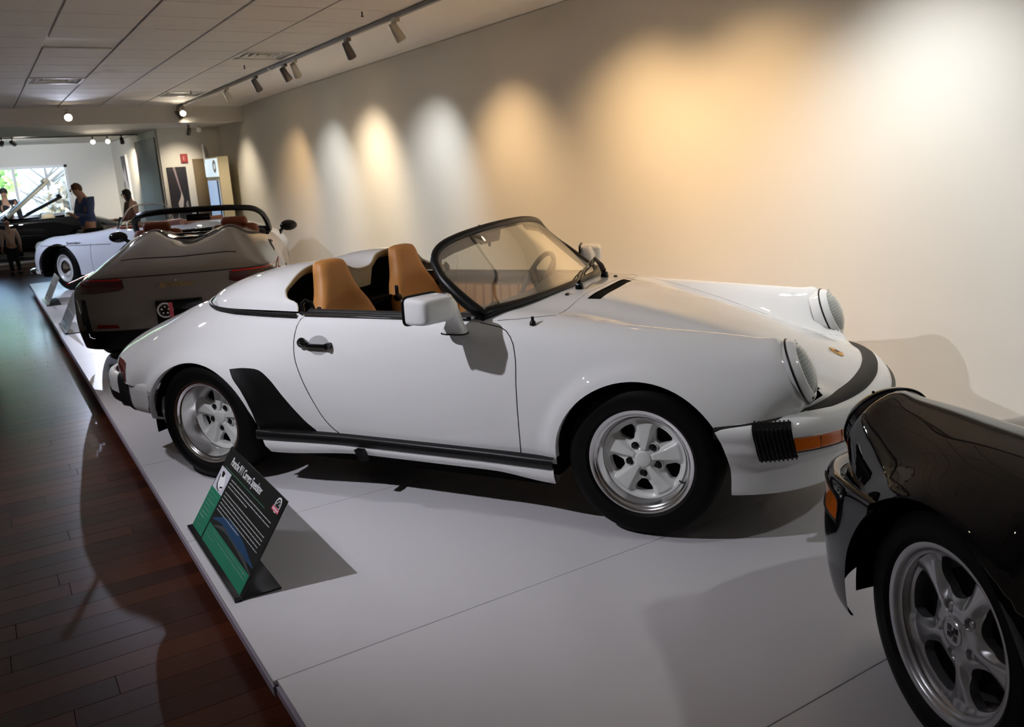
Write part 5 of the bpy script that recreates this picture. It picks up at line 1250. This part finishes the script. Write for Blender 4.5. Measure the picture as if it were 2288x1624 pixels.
ph = prt(MB(), Q, w_, h_, .012, .24, .205, .50).build('photo_print', mat('print_pale', (.55, .55, .60), .4), t, smooth=False)
cp = MB(); PX = lambda u, v: ((u-.5)*w_, h_*(1-v))
body = [PX(*p) for p in [(.055, .30), (.085, .27), (.12, .29), (.15, .33), (.175, .39), (.17, .45), (.14, .475), (.10, .46), (.065, .42), (.05, .36)]]
cp.prism(body, .0008, .0014, 2, M=Q); cp.build('car_print', mat('print_white2', (.8, .8, .8), .5), ph, smooth=False)
MB().prism([PX(*p) for p in [(.06, .285), (.085, .27), (.115, .285), (.11, .33), (.08, .34)]], .0014, .0019, 2, M=Q).prism([PX(*p) for p in [(.125, .435), (.165, .415), (.168, .43), (.13, .455)]], .0014, .0019, 2, M=Q).prism([PX(*p) for p in [(.045, .33), (.055, .32), (.07, .43), (.10, .465), (.14, .48), (.13, .488), (.09, .477), (.06, .44)]], .0014, .0019, 2, M=Q).build('car_shadow_print', M_BOARD, ph, smooth=False, fix=False)
prt(MB(), Q, w_, h_, .06, .218, .80, .223).build('green_line', M_PGL, t, smooth=False)
text_mesh('Porsche 911 Carrera Speedster', .05, M_PW, 'title_text', t, Q @ Matrix.Translation(((.12-.5)*w_, h_*.838, .0006)), width=w_*.56, bold=.0003)
for k, (v, l) in enumerate([(.275, 1), (.315, 1), (.355, .52), (.425, 1), (.465, 1), (.505, 1), (.545, .98), (.585, 1), (.625, .60)]):
    words(Q, w_, h_, .235, .945, v, .014, 40+k, l).build('text_line', M_PT, t, smooth=False, fix=False)
for k, (v, l) in enumerate([(.825, 1), (.865, 1), (.905, .22)]): words(Q, w_, h_, .25, .95, v, .014, 70+k, l).build('text_line', M_PT, t, smooth=False, fix=False)
for k in range(9): words(Q, w_, h_, .03, .19, .545+k*.047, .013, 90+k, [.9, .7, .95, .6, .8, .75, .5, .85, .6][k]).build('text_line', M_PT, t, smooth=False, fix=False)
def arcprint(mb, pts, r0, z):
    P = poly_line([(x, y, 0) for x, y in pts], 24); a = []; b = []
    for i, p in enumerate(P):
        s = math.sin(PI*i/23)*r0+.002; a.append((p[0], p[1]+s)); b.append((p[0], p[1]-s))
    mb.prism(a+b[::-1], .0002, z, 2, M=Q)
mb = MB(); arcprint(mb, [PX(.235, .74), PX(.40, .66), PX(.6, .66), PX(.98, .72)], .020, .0005); mb.build('blue_arc_print', mat('print_blue', (.012, .05, .12), .4), t, smooth=False)
mb = MB(); arcprint(mb, [PX(.30, .78), PX(.50, .70), PX(.7, .71), PX(.99, .79)], .012, .0004); mb.build('grey_arc_print', mat('print_grey', (.045, .045, .045), .5), t, smooth=False)
Ql = Q @ Matrix.Translation(((.925-.5)*w_, h_*.90, .0004)); wheel_logo(t, Ql, .030)
MB().box((0, -.018, .0016), (.075, .016, .0012), M=Ql).build('logo_bar', mat('print_red', (.62, .10, .14), .5), t, smooth=False)
words(Ql @ Matrix.Translation((0, -.026, .0016)), .075, .016, .06, .94, .35, .5, 5).build('logo_text', M_PW, t, smooth=False, fix=False)

sg, Q2, w2_, h2_ = sign_base((.565, 10.28, 0), 'pale information sign leaning beside the tail of the grey car', None, 62, board=mat('sign_pale', (.40, .38, .34), .3, coat=.5))
prt(MB(), Q2, w2_, h2_, .05, .06, .95, .45).build('print_field', mat('sign_pale2', (.20, .18, .16), .4), sg, smooth=False)
for k in range(5): words(Q2, w2_, h2_, .08, .9, .55+k*.07, .03, 120+k).build('text_line', M_BOARD, sg, smooth=False, fix=False)
sg, Q3, w3_, h3_ = sign_base((.565, 12.92, 0), 'pale information sign farthest away, in front of the classic roadster', None, 62, board=mat('sign_pale', (.40, .38, .34), .3, coat=.5))
prt(MB(), Q3, w3_, h3_, .05, .06, .95, .3).build('print_field', mat('sign_pale2', (.20, .18, .16), .4), sg, smooth=False)
for k in range(6): words(Q3, w3_, h3_, .08, .9, .40+k*.08, .03, 140+k).build('text_line', M_BOARD, sg, smooth=False, fix=False)

# ================================================================== end of the hall
def poster(name, label, O, X_, W, Hh, base, prints):
    """framed flat print: O lower left corner, X_ unit vector along the wall"""
    t = empty(name, label, 'poster', O); X_ = Vector(X_).normalized(); N_ = Vector((X_.y, -X_.x, 0)); Qm = Matrix(((X_.x, 0, N_.x, 0), (X_.y, 0, N_.y, 0), (0, 1, 0, 0), (0, 0, 0, 1)))
    MB().box((W/2, Hh/2, .02), (W, Hh, .04), M=Qm).build('panel', base, t, smooth=False)
    for k, (nm, poly, m) in enumerate(prints): MB().prism([(x*W, y*Hh) for x, y in poly], .0401, .0412+k*.0004, 2, M=Qm).build(nm, m, t, smooth=False)
    return t
poster('wall_poster', 'dark poster with a slanting beam of light under its own spotlight', (3.30, YA-.001, .35), (1, 0, 0), .36, 1.42, mat('poster_dark', (.022, .020, .026), .35),
       [('beam_print', [(.30, 1), (.42, 1), (.62, .62), (.58, .60)], mat('poster_pink', (.30, .22, .24), .5)), ('figure_print', [(.34, .50), (.50, .58), (.60, .66), (.66, .56), (.56, .42), (.42, .36)], mat('poster_light', (.62, .55, .50), .5)),
        ('figure_print', [(.16, .10), (.24, .34), (.32, .40), (.34, .20), (.24, .06)], mat('poster_mid', (.30, .26, .24), .5)), ('figure_print', [(.74, .50), (.86, .54), (.88, .44), (.78, .38)], mat('poster_mid', (.30, .26, .24), .5))])
pa = SW0+SWD*3.25-SWN*.001; d = SWD
poster('wall_poster', 'tall black and white poster on the side wall near the window', (pa.x+d.x*.55, pa.y+d.y*.55, .75), (-d.x, -d.y, 0), .62, 1.40, mat('poster_white', (.62, .60, .62), .4),
       [('dark_print', [(.1, .98), (.9, .98), (.95, .45), (.70, .60), (.60, .85), (.35, .70), (.15, .80)], mat('poster_dark', (.022, .020, .026), .35)), ('dark_print', [(.05, .55), (.25, .60), (.30, .30), (.12, .20)], mat('poster_dark', (.022, .020, .026), .35))])
ex = empty('exit_sign', 'small red sign on the end wall above the doorway', 'sign', (3.655, YA-.03, 1.93))
MB().rbox((0, 0, 0), (.13, .05, .17), .006, 2).build('case', mat('sign_red', (.30, .012, .015), .4), ex, smooth=False)
text_mesh('E', .11, mat('exit_letter', (.7, .3, .25), .5), 'letter', ex, Matrix.Translation((-.035, -.028, -.04)) @ Matrix.Rotation(PI/2, 4, 'X'), ext=.002)
struct(MB().box((3.93, YA-.015, .88), (.24, .03, 2.06)).build('door_2', mat('brown_door', (.20, .145, .075), .5), smooth=False))
al = empty('ceiling_camera', 'small white box camera hanging where the beam meets the wall', 'camera', (3.86, 17.3, 2.44))
MB().rbox((0, 0, 0), (.08, .10, .10), .02, 3).build('housing', mat('vent_white', (.7, .7, .66), .5), al); MB().tube([(0, 0, .04), (0, 0, .06)], .02, 12).build('mount', mat('vent_white', (.7, .7, .66), .5), al)
ki = empty('kiosk', 'cream kiosk cabinet with a blue lit screen standing in the far corner', 'kiosk', (4.105, 16.75, FLOOR))
MB().rbox((0, .52, 1.03), (.20, 1.04, 2.06), .01, 1).build('cabinet', mat('kiosk_cream', (.75, .66, .45), .6), ki, smooth=False)
MB().box((-.107, .55, .92), (.012, .86, 1.40)).build('screen', mat('kiosk_screen', (.05, .08, .13), .3, emis=(.30, .42, .62), estr=.55), ki, smooth=False)
MB().box((-.112, .16, .92), (.02, .07, 1.40)).build('screen_bar', M_PLAS, ki, smooth=False)
lg = MB().box((-.115, .52, 1.86), (.012, 1.0, .34)).build('header', mat('kiosk_header', (.55, .62, .68), .4, emis=(.6, .75, .85), estr=.5), ki, smooth=False)
MB().lathe([(.055, 0), (.055, .012), (.12, .012), (.12, 0)], 30, M=Matrix.Translation((-.12, .20, 1.88)) @ Matrix.Rotation(-PI/2, 4, 'Y')).build('round_mark', mat('mark_white', (.8, .85, .88), .4), lg)
MB().box((-.12, .98, 2.15), (.012, .10, .36)).build('upright_mark', mat('mark_white', (.8, .85, .88), .4), ki, smooth=False)

# ================================================================== far display: platform and black convertible
fp = empty('display_platform', 'white platform far away under the black convertible', 'platform', (.4, 21.75, 0))
MB().rbox((0, 0, -.02), (4.9, 1.72, .04), .003, 1).build('top', M_PLAT, fp, smooth=False); MB().box((0, 0, -.09), (4.7, 1.55, .10)).build('skirt', mat('skirt_pale', (.6, .55, .52), .6), fp, smooth=False)
car5 = empty('convertible', 'black convertible with raised lids and cream seats in front of the window', 'car', (1.85, 21.72, 0), PI)
s5k = Skin(NET911, 70, 64, 2)
cock5 = [(-.1, -.60), (.3, -.66), (1.40, -.68), (1.56, -.60), (1.70, 0), (1.56, .60), (1.40, .68), (.3, .66), (-.1, .60)]
for sd in (-1, 1): s5k.cut('drop', arch_poly(*ARCHF), side=sd); s5k.cut('drop', arch_poly(*ARCHR), side=sd)
s5k.cut('drop', cock5, 'xy', 0, .8)
s5k.part('rest', 'body_shell', M_BLACKP, car5)
MB().box((1.1, 0, .24), (3.9, 1.4, .1)).box((.7, 0, .55), (1.6, 1.3, .4)).build('underbody', M_DARK, car5, smooth=False, fix=False)
for x, y in ((2.272, .78), (2.272, -.78), (0, .82), (0, -.82)): make_wheel(car5, x, y, 'steel', .315, .21, .2, .03)
M_CRS = mat('cream_leather', (.62, .50, .32), .5)
for x, y in ((.55, .36), (.55, -.36), (.02, .34), (.02, -.34)): MB().rbox((x, y, .86), (.26, .46, .22), .08, 4).build('seat', M_CRS, car5)
M_LID = mat('lid_underside', (.22, .20, .14), .6); M_LIDD = mat('lid_dark', (.05, .045, .04), .5)
def lid(x0, z0, x1, z1, yc, wy, th, m):      # car5 local x is world -x
    dx, dz = x1-x0, z1-z0; L = math.hypot(dx, dz); Ql_ = Matrix.Translation((x0, yc, z0)) @ Matrix.Rotation(-math.atan2(dz, dx), 4, 'Y')
    o = MB().rbox((L/2, 0, 0), (L, wy, th), th*.3, 2, M=Ql_).rbox((L-.05, 0, -.04), (.10, wy, .10), .03, 2, M=Ql_).build('raised_lid', m, car5)
    MB().rbox((L/2, 0, -th*.6), (L*.8, wy*.8, .02), .008, 2, M=Ql_).build('lid_lining', M_LIDD, o); return o
lid(1.85-.52, .94, 1.85-1.42, 1.66, .35, .9, .055, M_LID)
lid(1.85-.85, .90, 1.85-1.70, 1.30, -.45, .25, .05, M_LIDD)
frame_any(car5, [(1.66, 0, .90), (1.62, .4, .89), (1.50, .66, .87)], [(1.50, .66, .87), (1.30, .62, 1.04), (1.20, .52, 1.14), (1.17, 0, 1.18)], .016, 'windscreen_frame', M_CHROME, M_CLEAR)

# outside the window
gr = MB().box((1, 60, -1.0), (160, 70, .1)).build('lawn', mat('outside_lawn', (.30, .36, .20), .9, vary=.3, vscale=.8)); struct(gr)
struct(MB().grid([[(x, 70+3*math.sin(x*.2), z*(7+2.0*math.sin(x*.13+1))-1) for x in np.linspace(-50, 50, 40)] for z in (0, .6, 1)]).build('hillside', mat('outside_hill', (.20, .24, .30), .95, vary=.2, vscale=.3)))
MF = mat('outside_leaves', (.16, .30, .08), .9, vary=.4, vscale=3); MBR = mat('outside_bark', (.10, .08, .07), .9)
def tree(x, y, h, r, lb, m, seed, bare=False):
    t = empty('tree', lb, 'tree', (x, y, -1)); rr = random.Random(seed)
    mb = MB(); mb.tube([(0, 0, 0), (.05, 0, h*.5), (0, .1, h)], [.14, .10, .03], 8)
    for k in range(14):
        a_ = rr.uniform(0, 2*PI); z = rr.uniform(.35, .95)*h; L = r*rr.uniform(.5, 1); mb.tube([(0, 0, z*.8), (L*math.cos(a_)*.5, L*math.sin(a_)*.5, z), (L*math.cos(a_), L*math.sin(a_), z+L*.4)], [.04, .025, .008], 5)
    mb.build('trunk', MBR, t)
    if not bare:
        f = MB()
        for k in range(900):
            a_, b_, q_ = rr.uniform(0, 2*PI), math.acos(rr.uniform(-1, 1)), rr.random()**.4
            c = Vector((r*q_*math.sin(b_)*math.cos(a_), r*q_*math.sin(b_)*math.sin(a_), h*.72+r*.9*q_*math.cos(b_))); s_ = .16; u_ = Vector((rr.gauss(0, 1), rr.gauss(0, 1), rr.gauss(0, 1))).normalized()*s_; v_ = u_.orthogonal().normalized()*s_*.7
            f.add([c-u_, c-v_, c+u_, c+v_], [(0, 1, 2, 3)])
        o = f.build('foliage', m, t, smooth=False, fix=False); o['kind'] = 'stuff'
tree(-.2, 34, 4.6, 1.8, 'leafy green tree behind the left window pane', MF, 1); tree(2.9, 44, 4.0, 2.4, 'bare grey tree behind the right window pane', MF, 2, True)
tree(3.6, 38, 2.2, 1.5, 'low brown bush behind the right window pane', mat('outside_brown', (.24, .20, .14), .9, vary=.4), 3); tree(-4.5, 46, 6, 2.8, 'tall tree beyond the far left of the window', MF, 4)

# ================================================================== people
def skin_chain(name, joints, edges, radii, m, parent, lvl=2):
    me = bpy.data.meshes.new(name); me.from_pydata([tuple(j) for j in joints], edges, []); o = bpy.data.objects.new(name, me); COL.objects.link(o)
    mo = o.modifiers.new('skin', 'SKIN'); mo.use_smooth_shade = True; sv = me.skin_vertices[0].data if me.skin_vertices else None
    if sv is None: me.skin_vertices.new() if hasattr(me.skin_vertices, 'new') else None; sv = me.skin_vertices[0].data
    for k, r in enumerate(radii):
        r = r if isinstance(r, tuple) else (r, r); sv[k].radius = r; sv[k].use_root = (k == 0)
    ss = o.modifiers.new('sub', 'SUBSURF'); ss.levels = lvl; ss.render_levels = lvl
    dg = bpy.context.evaluated_depsgraph_get(); ev = o.evaluated_get(dg); nm = bpy.data.meshes.new_from_object(ev); nm.name = name
    o.modifiers.clear(); o.data = nm; nm.materials.clear(); nm.materials.append(m)
    nm.polygons.foreach_set('use_smooth', [True]*len(nm.polygons)); o.parent = parent
    return o
M_SKIN = mat('skin', (.58, .32, .22), .5, sub=1); M_SKINP = mat('skin_pale', (.62, .36, .26), .5)
def person(label, loc, rz, H, top, topm, trm, hairm, skinm=None, arms='crossed', tilt=.35, long_hair=False, group=None, shoem=None):
    """standing figure facing local +x"""
    skinm = skinm or M_SKIN; t = empty('person', label, 'person', loc, rz, group); k = H/1.76
    def V(x, y, z): return Vector((x*k, y*k, z*k))
    hip, wa, ch, nk = V(0, 0, .95), V(.0, 0, 1.10), V(-.01, 0, 1.32), V(.015, 0, 1.49)
    hd = V(.04+.10*tilt, 0, 1.62-.03*tilt)
    sh = {s: V(0, s*.185, 1.42) for s in (-1, 1)}
    if arms == 'crossed': el = {1: V(.06, .26, 1.14), -1: V(.06, -.26, 1.13)}; wr = {1: V(.24, -.02, 1.18), -1: V(.23, .04, 1.13)}; hn = {1: V(.24, -.14, 1.21), -1: V(.26, .15, 1.15)}
    elif arms == 'front': el = {s: V(.05, s*.25, 1.13) for s in (-1, 1)}; wr = {s: V(.28, s*.15, 1.10) for s in (-1, 1)}; hn = {s: V(.37, s*.12, 1.12) for s in (-1, 1)}
    else: el = {s: V(-.02, s*.25, 1.13) for s in (-1, 1)}; wr = {s: V(.03, s*.27, .88) for s in (-1, 1)}; hn = {s: V(.05, s*.27, .79) for s in (-1, 1)}
    kn = {s: V(.02, s*.10, .50) for s in (-1, 1)}; an = {s: V(-.02, s*.11, .09) for s in (-1, 1)}
    # continuous body
    J = [hip, wa, ch, nk, hd-V(.03, 0, .02), hd+V(.0, 0, .055)]; E_ = [(0, 1), (1, 2), (2, 3), (3, 4), (4, 5)]; R_ = [(.14*k, .10*k), (.13*k, .095*k), (.15*k, .10*k), .052*k, (.072*k, .085*k), (.070*k, .080*k)]
    for s in (-1, 1):
        b0 = len(J); J += [sh[s], el[s], wr[s], hn[s]]; E_ += [(2, b0), (b0, b0+1), (b0+1, b0+2), (b0+2, b0+3)]; R_ += [.058*k, .042*k, .028*k, (.036*k, .020*k)]
        b1 = len(J); J += [V(0, s*.09, .88), kn[s], an[s], V(.12, s*.12, .04)]; E_ += [(0, b1), (b1, b1+1), (b1+1, b1+2), (b1+2, b1+3)]; R_ += [.085*k, .055*k, .038*k, .035*k]
    body = skin_chain('body', J, E_, R_, skinm, t)
    # fingers
    for s in (-1, 1):
        d_ = (hn[s]-wr[s]).normalized(); sd_ = d_.cross(Vector((0, 0, 1))); sd_ = sd_.normalized() if sd_.length > .1 else Vector((0, 1, 0))
        mb = MB()
        for q in range(4):
            o0 = hn[s]+sd_*((q-1.5)*.018*k)+d_*.01*k; L = [.062, .074, .070, .055][q]*k
            mb.tube([o0, o0+d_*L*.55, o0+d_*L*.95+Vector((0, 0, -.012*k))], [.0085*k, .008*k, .006*k], 6)
        mb.tube([wr[s]+d_*.03*k-sd_*.02*k, wr[s]+d_*.06*k-sd_*.045*k, wr[s]+d_*.09*k-sd_*.05*k], [.010*k, .0095*k, .007*k], 6)
        mb.build('fingers', skinm, body)
    # face: nose, eyes, ears, mouth
    f = MB(); f.ell(tuple(hd+V(.082, 0, .005)), (.018*k, .013*k, .022*k), 10, 6)
    for s in (-1, 1): f.ell(tuple(hd+V(-.005, s*.078, .005)), (.018*k, .010*k, .030*k), 10, 6)
    f.build('face', skinm, body)
    for s in (-1, 1): MB().ell(tuple(hd+V(.070, s*.030, .030)), (.009*k, .012*k, .008*k), 8, 6).build('eye', M_DARK, body)
    MB().ell(tuple(hd+V(.074, 0, -.048)), (.008*k, .024*k, .007*k), 10, 6).build('mouth', mat('lips', (.35, .12, .10), .5), body)
    # hair cap
    G = []
    for i in range(13):
        th = PI*.62*i/12; G.append([(hd.x+k*(-.022+.100*math.sin(th)*math.cos(p)*(1 if math.cos(p) < .3 else .82)), hd.y+k*.088*math.sin(th)*math.sin(p), hd.z+k*(.035+.105*math.cos(th)+(.03*max(0, math.cos(p)) if i > 6 else 0))) for p in np.linspace(0, 2*PI, 25)[:-1]])
    hr = MB().grid(G, closev=True).build('hair', hairm, t)
    if long_hair: MB().ell(tuple(hd+V(-.06, 0, -.06)), (.055*k, .085*k, .16*k), 14, 10).build('hair_length', hairm, hr)
    # garments a little larger than the body
    J = [hip+V(0, 0, -.02), wa, ch, V(0, 0, 1.43)]; E_ = [(0, 1), (1, 2), (2, 3)]; R_ = [(.165*k, .135*k), (.155*k, .12*k), (.175*k, .125*k), .078*k]
    for s in (-1, 1):
        b0 = len(J); J += [sh[s], el[s], wr[s].lerp(el[s], .12)]; E_ += [(2, b0), (b0, b0+1), (b0+1, b0+2)]; R_ += [.078*k, .060*k, .044*k]
    skin_chain(top, J, E_, R_, topm, t)
    J = [hip+V(0, 0, .03)]; E_ = []; R_ = [(.168*k, .135*k)]
    for s in (-1, 1):
        b0 = len(J); J += [V(0, s*.09, .86), kn[s], an[s]]; E_ += [(0, b0), (b0, b0+1), (b0+1, b0+2)]; R_ += [.125*k, .082*k, .062*k]
    skin_chain('trousers', J, E_, R_, trm, t)
    for s in (-1, 1): MB().rbox(tuple(V(.06, s*.12, .045)), (.28*k, .10*k, .09*k), .035*k, 3).build('shoe', shoem or M_PLAS, t)
    return t
M_NAVY = mat('blue_cloth', (.08, .12, .26), .85, bump=.5, bscale=80, vary=.15, vscale=12); M_DKC = mat('dark_cloth', (.02, .02, .024), .85); M_BRC = mat('brown_cloth', (.14, .105, .075), .85, vary=.1)
M_GREYC = mat('grey_knit', (.20, .20, .25), .85, bump=.8, bscale=60, vary=.2, vscale=14); M_HAIRD = mat('dark_hair', (.02, .014, .010), .6); M_HAIRB = mat('brown_hair', (.12, .055, .02), .6)
person('person in a blue sweater standing with folded arms behind the classic roadster', (1.63, 16.75, FLOOR), math.radians(200), 1.75, 'sweater', M_NAVY, M_DKC, M_HAIRB, arms='crossed', tilt=.9)
person('person in a brown top with dark hair near the side wall', (2.50, 17.6, FLOOR), math.radians(150), 1.58, 'jacket', M_BRC, M_DKC, M_HAIRD, arms='front', tilt=.5, long_hair=True)
person('person in dark clothes at the left edge of the picture by the window', (.58, 22.8, FLOOR), math.radians(-90), 1.74, 'jacket', M_DKC, M_DKC, M_HAIRD, arms='down', tilt=.4)
person('small child in a pale top and dark trousers before the far platform', (.46, 19.7, FLOOR), math.radians(100), 1.08, 'shirt', mat('pale_shirt', (.70, .52, .42), .8), M_DKC, mat('ginger_hair', (.40, .20, .12), .6), M_SKINP, arms='down', tilt=.2)
person('person in a grey knitted sweater walking past, cut off at the left edge', (-.30, 10.4, FLOOR), math.radians(90), 1.72, 'sweater', M_GREYC, mat('burgundy_cloth', (.03, .008, .012), .8), M_HAIRB, arms='down', tilt=.2)
